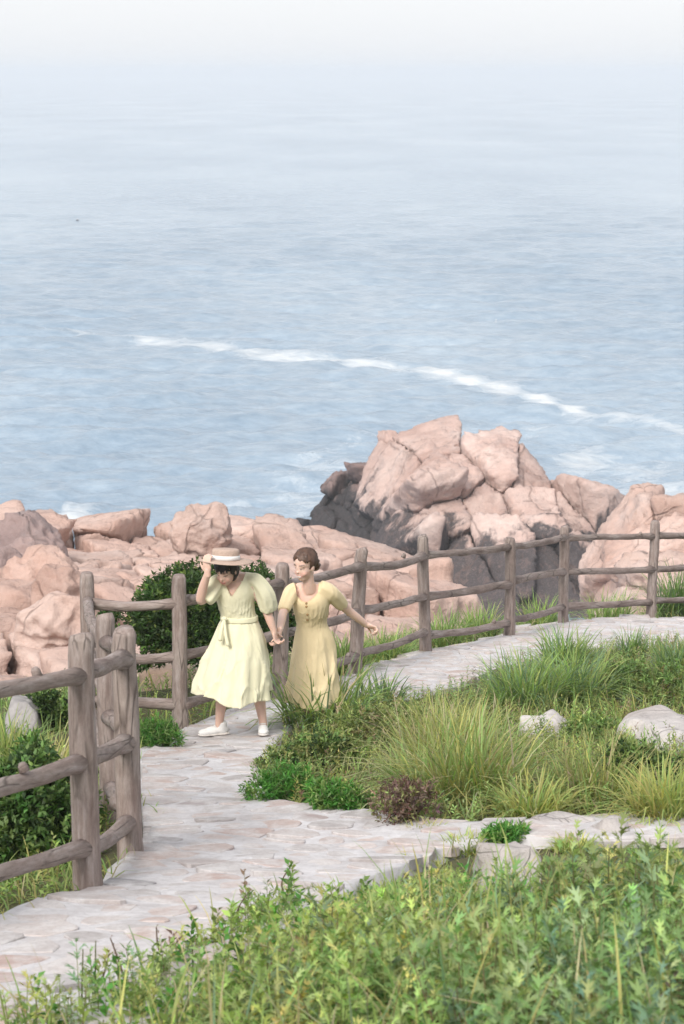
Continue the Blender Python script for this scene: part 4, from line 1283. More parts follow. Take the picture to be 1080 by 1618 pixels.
# foreground weeds: lobed-leaf shoots, grass and dry stalks
fgp = np.vstack([gpoly([(-60, 1690), (120, 1625), (250, 1560), (400, 1455), (480, 1425), (560, 1400), (690, 1378), (760, 1392), (900, 1388), (1200, 1380)]), [[2.6, 8], [1.6, 3.8], [-1.2, 3.8], [-1.6, 6.0]]])
def shoots(s, r_, p, hgt, cols, w, L=0.075, per=12, spread=1.0):
    "upright weed shoots with deeply lobed leaves (each leaf five leaflets)"
    n = len(p); base = np.column_stack([p, terrain(p) - 0.02])
    ax = unit(np.column_stack([r_.normal(0, .16, n), r_.normal(-.05, .16, n), np.ones(n)]))
    stems(s, r_, base, ax, hgt)
    m = n * per
    u = np.tile(np.linspace(0.42, 1.0, per), n)
    az = np.tile(np.arange(per) * 2.4, n) + np.repeat(r_.uniform(0, 6.28, n), per)
    B = np.repeat(base, per, 0) + np.repeat(ax * hgt[:, None], per, 0) * u[:, None]
    el = 0.15 + 1.25 * u ** 2.5 + r_.normal(0, .2, m)
    d = unit(np.column_stack([np.cos(az), np.sin(az), el]))
    nr = unit(np.column_stack([-np.cos(az) * el, -np.sin(az) * el, np.ones(m)]))
    sz = L * (1.25 - 0.6 * u) * r_.uniform(.75, 1.3, m) * np.repeat(np.clip(hgt / 0.3, 0.5, 1.1) * r_.uniform(.65, 1.25, n), per)
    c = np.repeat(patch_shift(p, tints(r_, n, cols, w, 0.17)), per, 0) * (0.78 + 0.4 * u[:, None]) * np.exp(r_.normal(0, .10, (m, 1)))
    side = unit(np.cross(d, nr))
    # central leaflet and two pairs of lobes
    leaves(s, r_, B, d, sz, sz * 0.17, None, None, nrm=nr, col=c)
    for f, a_, l_ in ((0.45, 0.6, 0.5), (0.45, -0.6, 0.5), (0.22, 0.75, 0.42), (0.22, -0.75, 0.42)):
        leaves(s, r_, B + d * (sz * f)[:, None], d + side * a_, sz * l_, sz * l_ * 0.24, None, None, nrm=nr, col=c)
s = Soup()
rw2 = np.random.default_rng(901)
p = scatter(fgp, 3400, rw2)
hv = Waves(55, 14, 0.25, 1.0, 2)(p)
edge = nearest_on(p, PATH_C0)[1]
near = np.clip((10.7 - p[:, 1]) / 2.8, 0.2, 1.0)
hgt = (0.28 + 0.08 * np.clip(hv, -1.2, 1.2)) * rw2.uniform(.7, 1.2, len(p)) * np.clip(0.45 + edge / 0.8, 0.45, 1.1) * near
rp = project(np.column_stack([p, terrain(p)]))
hgt = np.where((rp[:, 0] > 735) & (rp[:, 0] < 885) & (rp[:, 1] < 1500), hgt * 0.35, hgt)
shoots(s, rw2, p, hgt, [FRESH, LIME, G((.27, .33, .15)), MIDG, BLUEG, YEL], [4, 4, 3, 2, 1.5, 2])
for i in rw2.choice(len(p), 220, replace=False):
    b = G([p[i, 0], p[i, 1], terrain(p[i:i + 1])[0]])
    v, q, t = tube([b, b + [rw2.normal(0, .02), rw2.normal(0, .02), hgt[i] * 0.95]], [.004, .002], 4, 0)
    s.raw(v, q, t, G([[.14, .15, .06]]))
tag(s.build('weeds', MAT['leaf']), 'light green lobed-leaf weeds filling the foreground slope', 'weeds', kind='stuff')
s = Soup()
p = scatter(fgp, 4200, rw2)
edge = nearest_on(p, PATH_C0)[1]
pz = np.column_stack([p, terrain(p) - 0.01])
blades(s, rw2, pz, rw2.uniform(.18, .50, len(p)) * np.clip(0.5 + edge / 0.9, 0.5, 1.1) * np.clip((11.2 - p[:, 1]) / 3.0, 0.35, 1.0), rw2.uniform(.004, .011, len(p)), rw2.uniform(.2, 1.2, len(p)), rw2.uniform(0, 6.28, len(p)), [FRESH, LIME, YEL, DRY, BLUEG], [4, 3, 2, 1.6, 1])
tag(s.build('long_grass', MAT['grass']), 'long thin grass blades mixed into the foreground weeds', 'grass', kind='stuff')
s = Soup()
p = scatter(fgp, 900, rw2, lambda p: p[:, 1] < 9.0)
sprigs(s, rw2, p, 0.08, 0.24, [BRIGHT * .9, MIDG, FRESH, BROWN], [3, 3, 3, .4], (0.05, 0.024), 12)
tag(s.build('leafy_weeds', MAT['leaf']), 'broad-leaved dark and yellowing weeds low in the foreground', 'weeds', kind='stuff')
# single stalks that stand clear of the mass
def stalk(px, py, hpx, label, seed, cols, dry=False, Y=None):
    r_ = np.random.default_rng(seed)
    g = ground(px, py); g[2] = terrain(g[None, :2])[0]
    h = hpx / px_per_m(g[1], g[2])
    root = empty('weed_stalk', g); tag(root, label, 'weed')
    tipx = g + [r_.normal(0, .06), r_.normal(0, .05), h]
    mid = (g + tipx) / 2 + [r_.normal(0, .02), 0, 0]
    v, q, t = tube([g - [0, 0, .03], mid, tipx], [.005, .004, .002], 6, 0, seed, sub=4)
    child_at('stem', v, [q, t], MAT['twig'], root)
    s = Soup(); n = 16 if not dry else 9
    u = np.linspace(.35, 1, n); az = np.arange(n) * 2.4
    B = g + (tipx - g) * u[:, None]
    el = 0.3 + u
    d = unit(np.column_stack([np.cos(az), np.sin(az), el])); nr = unit(np.column_stack([-np.cos(az) * el, -np.sin(az) * el, np.ones(n)]))
    sz = (0.055 if not dry else 0.022) * (1.2 - .5 * u)
    c = tints(r_, n, cols, [1] * len(cols))
    side = unit(np.cross(d, nr))
    leaves(s, r_, B, d, sz, sz * .3, None, None, nrm=nr, col=c)
    for f, a_, l_ in ((0.4, .8, .5), (.4, -.8, .5)):
        leaves(s, r_, B + d * (sz * f)[:, None], d + side * a_, sz * l_, sz * l_ * .35, None, None, nrm=nr, col=c)
    s.build('foliage', MAT['leaf'], root)
stalk(385, 1475, 80, 'tall light green weed standing left of the foreground mass', 301, [LIME, FRESH])
stalk(462, 1430, 70, 'slim green weed against the pale path, second from the left', 302, [LIME, FRESH])
stalk(268, 1530, 72, 'thin dark dry stalk on the path edge at lower left', 303, [BROWN, DRY], True)
stalk(205, 1565, 90, 'blackish dry stalk furthest left in the foreground', 304, [BROWN, BROWN], True)
stalk(130, 1590, 95, 'yellowish weed sprouting at the bottom left of the path', 305, [YEL, LIME])

# two fishing floats far out on the water
def buoy(px, py, label):
    d = ray(px, py); p = G([0, 0, CAMZ]) + d * (CAMZ / -d[2])
    root = empty('buoy', p); tag(root, label, 'buoy', 'fishing floats far out on the water')
    prof = [(.02, -.22), (.22, -.15), (.30, 0.0), (.24, .14), (.08, .22), (.001, .23)]
    a = np.linspace(0, 2 * math.pi, 16, endpoint=False)
    V = np.vstack([np.column_stack([np.cos(a) * r_, np.sin(a) * r_, np.full(16, z)]) for r_, z in prof])
    k = np.arange(16); k2 = (k + 1) % 16
    q = np.vstack([np.stack([i * 16 + k, i * 16 + k2, (i + 1) * 16 + k2, (i + 1) * 16 + k], 1) for i in range(len(prof) - 1)])
    child_at('float', V + p, [q], MAT['float'], root)
    v, q, t = tube([p + [0, 0, .18], p + [0.02, 0, .55]], [.025, .02], 6)
    child_at('stick', v, [q, t], MAT['white_paint'], root)
MAT['float'] = simple_material('dark_float', (0.05, 0.05, 0.06), 0.6, 0.3)
MAT['white_paint'] = simple_material('white_paint', (0.7, 0.7, 0.7), 0.6, 0.3)
buoy(783, 513, 'dark fishing float on the open water beyond the foam line at right')
buoy(122, 349, 'tiny dark float far out on the water at upper left')

# blades and crumbs of green creeping over the edges of the paving
s = Soup(); re_ = np.random.default_rng(910)
L_ = PATH_F[re_.integers(0, len(PATH_F), 5200)] + re_.normal(0, 0.06, (5200, 2))
cl_ = Waves(92, 10, 0.4, 1.6, 2)(L_)
L_ = L_[(cl_ > 0.1) & (L_[:, 1] < 30) & (L_[:, 1] > 7)]
blades(s, re_, np.column_stack([L_, terrain(L_)]), re_.uniform(.07, .20, len(L_)), re_.uniform(.004, .009, len(L_)), re_.uniform(.3, 1.2, len(L_)), re_.uniform(0, 6.28, len(L_)), [FRESH, LIME, YEL, DRY], [4, 3, 3, 1.5])
tag(s.build('edge_grass', MAT['grass']), 'sparse grass creeping over the edges of the stone path', 'grass', kind='stuff')
# ------------------------------------------------------------------ the two women
def skin_material():
    m = Mat('skin')
    a = m.n('ShaderNodeAttribute', attribute_name='tint').outputs['Color']
    m.color(a); m.rough(0.5, 0.35)
    m.b.inputs['Subsurface Weight'].default_value = 0.15
    m.b.inputs['Subsurface Radius'].default_value = (0.012, 0.005, 0.003)
    return m.m
MAT['skin'] = skin_material()
def fabric_material(name, col, dark):
    m = Mat(name); p = m.objco()
    n = m.noise(5, 4, 0.6, p)
    m.color(m.ramp(n, [(0.35, dark), (0.65, col)])); m.rough(0.9, 0.15)
    w = m.noise(6, 2, 0.4, m.scaled(p, (1.5, 1.5, 0.5)), 0.5)
    m.bump(w, 0.6, 0.035)
    m.b.inputs['Sheen Weight'].default_value = 0.2
    tr = m.n('ShaderNodeBsdfTranslucent'); tr.inputs['Color'].default_value = (*col, 1)
    mx = m.n('ShaderNodeMixShader'); mx.inputs[0].default_value = 0.15
    m.l(m.b.outputs[0], mx.inputs[1]); m.l(tr.outputs[0], mx.inputs[2]); m.l(mx.outputs[0], m.out.inputs['Surface'])
    return m.m
MAT['lemon'] = fabric_material('lemon_cotton', (0.85, 0.815, 0.60), (0.82, 0.785, 0.56))
MAT['ochre'] = fabric_material('ochre_cotton', (0.86, 0.72, 0.465), (0.83, 0.685, 0.43))
def hair_material(name, col):
    m = Mat(name); p = m.objco()
    n = m.noise(40, 4, 0.6, m.scaled(p, (1, 1, 0.15)))
    m.color(m.ramp(n, [(0.3, tuple(c * 0.6 for c in col)), (0.7, tuple(c * 1.7 for c in col))])); m.rough(0.45, 0.4)
    m.bump(n, 0.5, 0.01)
    return m.m
MAT['black_hair'] = hair_material('black_hair', (0.022, 0.018, 0.018))
MAT['brown_hair'] = hair_material('brown_hair', (0.085, 0.048, 0.034))
MAT['straw'] = simple_material('straw', (0.46, 0.345, 0.285), 0.8, 0.2, 0.12, 60, 0.3)
MAT['white'] = simple_material('white_cloth', (0.72, 0.71, 0.70), 0.8, 0.2, 0.06, 20)
MAT['button'] = simple_material('wood_button', (0.33, 0.20, 0.09), 0.5, 0.3, 0.1, 20)

def ell(c, axes, rad, level=3):
    d, f = ICO[level]
    return (d * np.asarray(rad)) @ np.asarray(axes) + c, np.zeros((0, 4), int), f

def loft(rings, K=64, fold=None, sub=5):
    "rings: (cx, cy, cz, rx, ry, yaw); closed at both ends"
    Rn = np.asarray(rings, float); n = len(Rn)
    tt = np.linspace(0, n - 1, (n - 1) * sub + 1)
    def cr(x):
        i = min(int(x), n - 2); u = x - i
        p0, p1, p2, p3 = Rn[max(i - 1, 0)], Rn[i], Rn[i + 1], Rn[min(i + 2, n - 1)]
        return 0.5 * ((2 * p1) + (-p0 + p2) * u + (2 * p0 - 5 * p1 + 4 * p2 - p3) * u * u + (-p0 + 3 * p1 - 3 * p2 + p3) * u ** 3)
    R_ = np.array([cr(x) for x in tt])
    a = np.linspace(0, 2 * math.pi, K, endpoint=False)
    V = []
    for x, r_ in zip(tt, R_):
        f = fold(x / (n - 1), a) if fold else 0
        px_, py_ = np.cos(a) * r_[3] * (1 + f), np.sin(a) * r_[4] * (1 + f)
        c, s_ = math.cos(r_[5]), math.sin(r_[5])
        V.append(np.column_stack([r_[0] + px_ * c - py_ * s_, r_[1] + px_ * s_ + py_ * c, np.full(K, r_[2])]))
    m = len(V)
    verts = np.vstack(V + [V[0].mean(0)[None], V[-1].mean(0)[None]])
    k = np.arange(K); k2 = (k + 1) % K
    q = np.vstack([np.stack([i * K + k, (i + 1) * K + k, (i + 1) * K + k2, i * K + k2], 1) for i in range(m - 1)])
    t = np.vstack([np.stack([k, k2, np.full(K, m * K)], 1), np.stack([(m - 1) * K + k2, (m - 1) * K + k, np.full(K, m * K + 1)], 1)])
    return verts, q, t

def px_ring(x0, x1, py, Y, ry, yaw=0.0, grow=0.0):
    c = at_y((x0 + x1) / 2, py, Y)
    return (c[0], c[1], c[2], (x1 - x0) / 2 / px_per_m(Y, c[2]) + grow, ry + grow, yaw)

def limb(pts, radii, seg=12): return tube(pts, radii, seg, 0, 0, cap=0.6, sub=4)

def hand(wrist, d, pn, curl, thumb=1, spread=0.12, size=1.0, arc=1.0):
    "palm, four unequal bent fingers and a thumb from the side of the palm"
    d = unit(G(d, dtype=float)); pn = unit(G(pn, dtype=float) - d * (G(pn, dtype=float) @ d)); sv = np.cross(d, pn) * thumb
    out = []
    pc = wrist + d * 0.045 * size
    out.append(ell(pc, [d, sv, pn], G([0.050, 0.040, 0.016]) * size, 3))
    out.append(limb([wrist - d * 0.03, wrist, wrist + d * 0.03 * size], G([0.026, 0.026, 0.024]) * size))
    for off, ln in ((0.030, 0.92), (0.010, 1.05), (-0.011, 1.0), (-0.030, 0.78)):
        p = wrist + d * 0.083 * size + sv * off * size; cur = unit(d + sv * off * spread * 30 * 0.2)
        pts = [p - d * 0.02 * size, p]
        c0 = cur; th = 0.0
        for j, L in enumerate((0.042, 0.026, 0.022)):
            th += curl * (0.8 if j == 0 else 1.0)
            cur = unit(c0 * math.cos(th) + pn * math.sin(th))
            p = p + cur * L * ln * size; pts.append(p)
        out.append(limb(pts, G([.0095, .0098, .009, .0085, .007]) * size, 8))
    p = wrist + d * 0.022 * size + sv * 0.030 * size; pts = [p - sv * 0.012 * size]
    cur = unit(d * 0.75 + sv * 0.75 + pn * 0.25)
    for L in (0.036, 0.030, 0.024):
        pts.append(p); p = p + cur * L * size; cur = unit(cur + d * 0.35 + pn * 0.35 * (1 if curl > 0.5 else 0.2))
    pts.append(p)
    out.append(limb(pts, G([.012, .012, .011, .0095, .008]) * size, 8))
    return out

def head(c, fwd, up, s=1.0):
    f = unit(G(fwd, dtype=float)); u = unit(G(up, dtype=float) - f * (G(up, dtype=float) @ f)); r_ = np.cross(f, u)
    ax = np.array([r_, f, u])
    def at(x, y, z): return c + (r_ * x + f * y + u * z) * s
    E_ = lambda p, rad: ell(at(*p), ax, G(rad) * s, 4)
    parts = [E_((0, -.012, .035), (.075, .093, .080)), E_((0, .020, -.025), (.061, .068, .088)), E_((0, .046, -.086), (.034, .034, .028)),
             E_((0, .090, -.022), (.011, .014, .012)), E_((0, .082, .0), (.008, .011, .03)), E_((0, .077, -.060), (.030, .014, .022))]
    for sg in (-1, 1):
        parts += [E_((sg * .034, .058, -.040), (.024, .022, .024)), E_((sg * .073, -.008, -.015), (.011, .020, .031)), E_((sg * .032, .066, .026), (.024, .012, .010))]
    return parts, ax, at

SKIN = G((0.68, 0.46, 0.375))
def paint_head(V, c, ax, col, laugh, s=1.0):
    L = (V - c) @ ax.T / s
    inh = (np.linalg.norm(L, axis=1) < 0.16) & (L[:, 1] > 0.02) & (np.abs(L[:, 0]) < 0.075) & (L[:, 2] > -0.12)
    x, y, z = np.abs(L[:, 0]), L[:, 1], L[:, 2]
    def e(m, rgb, k=1.0): col[m] = col[m] * (1 - k) + G(rgb) * k
    e(inh & (((x - .038) / .024) ** 2 + ((z + .042) / .02) ** 2 < 1), (0.62, 0.31, 0.25), 0.45)
    e(inh & (((x - .032) / .021) ** 2 + ((z - .030 - (x - .03) * .12) / .006) ** 2 < 1), (0.10, 0.06, 0.045), 0.8)
    e(inh & (((x - .031) / .017) ** 2 + ((z - .004) / .0055) ** 2 < 1), (0.09, 0.06, 0.05), 0.75)
    e(inh & ((x / .031) ** 2 + ((z + .062 - x * x * 6) / .013) ** 2 < 1) & (y > .06), (0.50, 0.20, 0.18), 0.7)
    e(inh & ((x / .024) ** 2 + ((z + .061 - x * x * 6) / .0085) ** 2 < 1) & (y > .06), laugh, 0.95)

def head_hair(c, ax, kind, mat, parent, s=1.0, seed=0):
    d, f = ICO[5]
    rad = G([.088, .106, .092]); cc = G([0, -.018, .036])
    L = d * rad + cc
    az = np.arctan2(L[:, 0], L[:, 1])
    wv = Waves(seed, 14, 3, 9, 1)
    L = L * (1 + 0.022 * wv(az[:, None] * 2.2 + L[:, 2:3] * 3)[:, None])
    front = L[:, 1]
    if kind == 'bob':
        # open at the face, locks hanging to the jaw at sides and back, ragged fringe over the brow
        ragged = 0.012 * np.sin(az * 11) + 0.010 * np.sin(az * 23 + 1)
        face = (front > 0.015) & (L[:, 2] < 0.042 + ragged) & (np.abs(L[:, 0]) < 0.068)
        low = L[:, 2] < 0.0
        L[low, 2] = L[low, 2] * 1.55 - 0.02 + 0.02 * np.sin(az[low] * 9)
        L[low, :2] *= 1.04
    else:
        ragged = 0.006 * np.sin(az * 9)
        face = (front > 0.022) & (L[:, 2] < 0.084 + ragged - np.abs(L[:, 0]) * 0.5) | ((L[:, 2] < -0.022 - 0.5 * (0.02 - front)) & (front > -0.075))
        L[:, 2] += 0.006 * (L[:, 2] > 0.05)
    L[face] = L[face] * 0.62
    parts = [(L @ ax * s + c, np.zeros((0, 4), int), f)]
    if kind == 'bun':
        for p, r_ in (((0.0, -.108, -.048), (.052, .046, .046)), ((0, -.088, -.005), (.066, .050, .055))):
            v, q, t = ell(G(p), np.eye(3), G(r_), 4)
            v = v * (1 + .03 * np.sin(v[:, 2:3] * 160 + v[:, :1] * 80))
            parts.append((v @ ax * s + c, q, t))
    v, q, t = join(parts)
    return child_at('hair', v, [q, t], mat, parent)

def shoe(ankle, ground_z, toe, parent, s=1.0):
    toe = unit(G([toe[0], toe[1], toe[2] if len(toe) > 2 else 0.0], dtype=float)); up = unit(G([0, 0, 1.0]) - toe * toe[2]); side = np.cross(toe, up)
    ax = np.array([toe, side, up]); b = G([ankle[0], ankle[1], ground_z]) 
    def at(x, y, z): return b + toe * x * s + side * y * s + up * z * s
    up_ = [ell(at(-.02, 0, .045), ax, G([.055, .036, .045]) * s), ell(at(.05, 0, .038), ax, G([.075, .040, .036]) * s), ell(at(.11, 0, .030), ax, G([.06, .042, .027]) * s),
           limb([at(-.02, 0, .05), at(-.022, 0, .105)], G([.040, .042]) * s)]
    v, q, t = remeshed(up_, 0.007, 2)
    sh = child_at('shoe', v, [q, t], MAT['white'], parent)
    so = [ell(at(x, 0, .012), ax, G([.07, w_, .014]) * s) for x, w_ in ((-.02, .038), (.05, .043), (.105, .045))]
    v, q, t = remeshed(so, 0.007, 1)
    o = obj('sole', mesh_np('sole', v - G(parent.location), [q, t]), MAT['sole'], sh)
    la = [limb([at(.03 + .022 * i, -.022, .076 - .009 * i), at(.04 + .022 * i, 0, .080 - .009 * i), at(.03 + .022 * i, .022, .076 - .009 * i)], G([.004, .004, .004]) * s, 6) for i in range(3)]
    v, q, t = join(la)
    obj('lace', mesh_np('lace', v - G(parent.location), [q, t]), MAT['white'], sh)
MAT['sole'] = simple_material('rubber_sole', (0.62, 0.58, 0.55), 0.7, 0.3, 0.06, 20)

def carve(v, f4, f3, poly_px, ycut):
    "open the neckline: drop the front faces whose projection falls inside the outline"
    pr = project(v); ins = in_poly(pr, poly_px) & (v[:, 1] < ycut)
    k4 = ~ins[f4].all(1); k3 = ~ins[f3].all(1) if len(f3) else np.zeros(0, bool)
    # pull the rim onto the outline so the edge is clean
    gone = np.zeros(len(v), bool); gone[f4[~k4].ravel()] = True
    kept = np.zeros(len(v), bool); kept[f4[k4].ravel()] = True
    rim = np.where(gone & kept)[0]
    q_, _ = nearest_on(pr[rim], np.vstack([poly_px, poly_px[:1]]))
    v = v.copy()
    for k, (x, y), o_ in zip(rim, q_, pr[rim]):
        if abs(x - o_[0]) + abs(y - o_[1]) < 3.2 and y > 906: v[k] = at_y(x, y, v[k, 1] - 0.004)
    return v, f4[k4], (f3[k3] if len(f3) else f3)

def folds(seed, amp, ks, start=0.0):
    r_ = np.random.default_rng(seed); ph = r_.uniform(0, 6.28, len(ks)); tw = r_.normal(0, 0.8, len(ks)); w_ = r_.uniform(.6, 1.0, len(ks))
    def fn(u, a):
        g = max(0.0, (u - start) / (1 - start))
        f = sum(w * np.sin(k * a + p + t_ * u * 2.0) for k, p, t_, w in zip(ks, ph, tw, w_))
        f = np.where(f > 0, f, f * 0.7)
        return amp * (0.25 + 0.75 * g) * f * (1 if u > start else 0.3)
    return fn

# ---- woman in the lemon dress
Y1 = ground(376, 1164, 0.05)[1]
root1 = empty('person', ground(376, 1164, 0.05))
tag(root1, 'woman in lemon V-neck dress and white sneakers holding her hat as she runs', 'person')
J = lambda x, y, dy=0.0: at_y(x, y, Y1 + dy)
hc1 = J(357, 900, -0.16)
hp, ax1, at1 = head(hc1, (-0.42, -0.72, -0.50), (-0.10, -0.35, 1.0), 0.98)
torso = [px_ring(350, 396, 905, Y1 - .03, .035), px_ring(344, 399, 915, Y1 - .03, .072), px_ring(347, 395, 933, Y1 - .03, .098), px_ring(352, 395, 955, Y1 - .02, .095), px_ring(354, 402, 977, Y1, .085), px_ring(346, 408, 1005, Y1 + .02, .12), px_ring(346, 408, 1030, Y1 + .03, .12)]
body = hp + [loft(torso, 32)]
body.append(limb([at1(0, -.02, -.06), J(367, 913, -.07), J(371, 922, -.03)], [.05, .048, .06]))
# raised right arm to the hat brim
sh_r, el_r, wr_r = J(346, 922, -.08), J(317, 949, -.20), J(328, 905, -.30)
body.append(limb([sh_r, (sh_r + el_r) / 2, el_r, (el_r * .6 + wr_r * .4) + G([-.008, 0, 0]), wr_r], [.043, .041, .036, .036, .025]))
body += hand(wr_r, (-.10, -.02, 1.0), (0.45, 0.85, 0.0), 0.55, thumb=1, size=0.92)
# left arm down to the joined hands
jh = J(436, 1012, -0.02)
sh_l, el_l, wr_l = J(399, 923, -.06), J(421, 965, -.02), J(432, 996, -.03)
body.append(limb([sh_l, (sh_l + el_l) / 2, el_l, (el_l + wr_l) / 2, wr_l], [.043, .040, .036, .033, .024]))
body += hand(wr_l, (.22, 0, -1.0), (1.0, -0.3, 0.1), 0.95, thumb=-1, size=0.92)
fr, flg = ground(344, 1163, .05), ground(415, 1165, .05)
zr, zl = path_z(fr[None, :2])[0] + .012, path_z(flg[None, :2])[0] + .012
an_r, an_l = G([fr[0] + .01, fr[1], zr + .085]), G([flg[0], flg[1] + .05, zl + .085])
body.append(limb([J(365, 1015, .02), J(354, 1062, -.09), (J(354, 1062, -.09) * .62 + an_r * .38) + G([0, .02, 0]), an_r, an_r - G([0, 0, .03])], [.085, .056, .051, .031, .034]))
body.append(limb([J(388, 1015, .02), J(402, 1064, -.07), (J(402, 1064, -.07) * .62 + an_l * .38) + G([0, .02, 0]), an_l, an_l - G([0, 0, .03])], [.085, .056, .051, .031, .034]))
v, q, t = remeshed(body, 0.0072, 2)
col = np.repeat(SKIN[None], len(v), 0)
paint_head(v, hc1, ax1, col, (0.42, 0.17, 0.15), 0.98)
o = child_at('body', v, [q, t], MAT['skin'], root1); color_attr(o.data, col)
head_hair(hc1, ax1, 'bob', MAT['black_hair'], root1, 0.99, 5)
sr = ground(340, 1163, .05); 
shoe(an_r, zr, (-1.0, -0.25, 0.0), root1, 0.96)
shoe(an_l, zl, (0.06, -1.0, 0.10), root1, 0.96)
# dress
bod = [px_ring(348, 398, 905, Y1 - .03, .050), px_ring(340, 404, 914, Y1 - .03, .088), px_ring(338, 405, 933, Y1 - .03, .122), px_ring(344, 402, 955, Y1 - .02, .115), px_ring(350, 405, 976, Y1 - .01, .10),
       px_ring(346, 409, 986, Y1 - .01, .118), px_ring(337, 416, 1010, Y1 - .01, .17), px_ring(327, 422, 1040, Y1 - .02, .215), px_ring(319, 426, 1070, Y1 - .03, .245), px_ring(312, 428, 1097, Y1 - .04, .27)]
dress = [loft(bod, 140, folds(3, 0.045, (4, 7, 9, 2, 13), 0.42), 7)]
# puffed sleeves
def sleeve(pts, rad, seed, amp=0.06):
    amp = amp * 1.5
    v, q, t = tube(pts, rad, 40, 0, 0, cap=0.15, sub=6)
    c = G(pts).mean(0)
    a = np.arange(40)
    n = (len(v) - 2) // 40
    f = amp * (np.sin(np.arange(40) / 40 * 2 * math.pi * 7 + seed) * .6 + np.sin(np.arange(40) / 40 * 2 * math.pi * 4 + seed * 2) * .5)
    for i in range(n):
        blk = v[i * 40:(i + 1) * 40]; cc = blk.mean(0); v[i * 40:(i + 1) * 40] = cc + (blk - cc) * (1 + f)[:, None]
    return v, q, t
dress.append(sleeve([J(392, 916, -.05), J(404, 919, -.065), J(417, 938, -.05), J(423, 957, -.03), J(424, 965, -.02)], [.046, .058, .068, .066, .056], 1, .07))
dress.append(sleeve([J(352, 917, -.06), J(343, 921, -.09), J(334, 935, -.14), J(327, 945, -.17), J(324, 949, -.18)], [.046, .058, .066, .062, .053], 4, .07))
v, q, t = remeshed(dress, 0.0085, 1)
SK = Waves(61, 16, 1.2, 4.5, 3, 0.9)
def crumple(v, zwaist, amp):
    "uneven wind-blown creases on the skirt, running mostly downwards"
    u = np.clip((zwaist - v[:, 2]) / 0.5, 0, 1)
    n = SK(v * G([1.4, 1.4, 0.55]))
    c = v[:, :2] - v[:, :2].mean(0)
    # sharp creases that run down and swing with the stride
    az = np.arctan2(c[:, 1], c[:, 0]); zz_ = zwaist - v[:, 2]
    for kk, tw, ph, w_ in ((7, 3.0, 0.4, 1.0), (5, -5.0, 2.0, 0.9), (11, 1.0, 1.1, 0.6), (3, 9.0, 0.0, 0.8)):
        rd = 1 - np.abs(np.sin(kk * 0.5 * az + tw * zz_ + ph + 0.6 * n))
        n = n + w_ * 1.5 * (rd ** 3 - 0.2)
    n = np.maximum(n, -0.7)
    v[:, :2] += unit(c) * (amp * u * n)[:, None]
    # gathers above the waist
    ub = np.clip(1 - np.abs(v[:, 2] - zwaist - 0.10) / 0.14, 0, 1)
    gt = (1 - np.abs(np.sin(13 * az + 4 * zz_))) ** 2 + 0.8 * (1 - np.abs(np.sin(6 * zz_ * 6.28 + 3 * az + n))) ** 3
    v[:, :2] += unit(c) * (0.007 * ub * (gt - 0.4))[:, None]
    c2 = Waves(63, 20, 2.5, 8.0, 3, 0.7)(v * G([1.0, 1.0, 0.7]))
    v[:, 1] -= 0.0045 * np.clip(c2, -2, 2)
    v[:, 0] += 0.003 * np.clip(c2, -2, 2)
    return v
v = crumple(v, J(376, 985)[2], 0.012)
# hem lifts towards the sides and drops in front at left, wind pushes the skirt
pr = project(v)
vneck = G([(345, 897), (352, 915), (365, 944), (369, 938), (383, 918), (390, 900), (378, 890), (350, 890)])
v, q, t = carve(v, q, t, vneck, Y1 + .02)
hem = np.clip((np.percentile(v[:, 2], 1) + 0.5 - v[:, 2]) / 0.5, 0, 1) ** 2
aa = np.arctan2(v[:, 1] - Y1, v[:, 0] - J(370, 1080)[0])
v[:, 2] += hem * (0.03 * np.sin(aa * 2 + 0.6) + 0.018 * np.sin(aa * 5))
v[:, 0] -= hem * 0.02
child_at('dress', v, [q, t], MAT['lemon'], root1)
bl = [px_ring(348, 407, 973, Y1 - .01, .108), px_ring(347.5, 407.5, 976.5, Y1 - .01, .111), px_ring(348, 408, 980, Y1 - .01, .112)]
v, q, t = loft(bl, 64, None, 3)
belt = child_at('belt', v, [q, t], MAT['lemon'], root1)
kn = J(354, 978, -.13)
pieces = [ell(kn, np.eye(3), (.022, .016, .017)), tube([kn, J(350, 994, -.17), J(347, 1012, -.20)], [.010, .014, .016], 8, .1, 3, sub=4), tube([kn, J(356, 1000, -.18), J(360, 1020, -.215)], [.010, .013, .014], 8, .1, 5, sub=4)]
v, q, t = join(pieces)
obj('belt_knot', mesh_np('belt_knot', v - G(root1.location), [q, t]), MAT['lemon'], belt)

# straw boater held on her head
hb = J(356, 884.5, -0.17)
hn = unit(G([0.03, 0.10, 1.0])); hx = unit(np.cross(G([0, 1.0, 0]), hn)); hy = np.cross(hn, hx); HA = np.array([hx, hy, hn])
hat = empty('straw_hat', hb); tag(hat, 'tan straw boater with white band on the head of the woman in lemon', 'hat')
def lathe(prof, K=56, wav=0.0):
    a = np.linspace(0, 2 * math.pi, K, endpoint=False)
    V = np.vstack([np.column_stack([np.cos(a) * r_, np.sin(a) * r_, z + wav * r_ * np.sin(2 * a + .6)]) for r_, z in prof])
    k = np.arange(K); k2 = (k + 1) % K
    q = np.vstack([np.stack([i * K + k, i * K + k2, (i + 1) * K + k2, (i + 1) * K + k], 1) for i in range(len(prof) - 1)])
    return V, q
v, q = lathe([(.094, .003), (.15, .001), (.203, -.008), (.205, -.011), (.203, -.014), (.15, -.006), (.094, -.004), (.094, .003)], 56, 0.03); child_at('brim', v @ HA + hb, [q], MAT['straw'], hat)
v, q = lathe([(.104, -.003), (.103, .05), (.101, .072), (.093, .081), (.05, .083), (.001, .082)]); child_at('crown', v @ HA + hb, [q], MAT['straw'], hat)
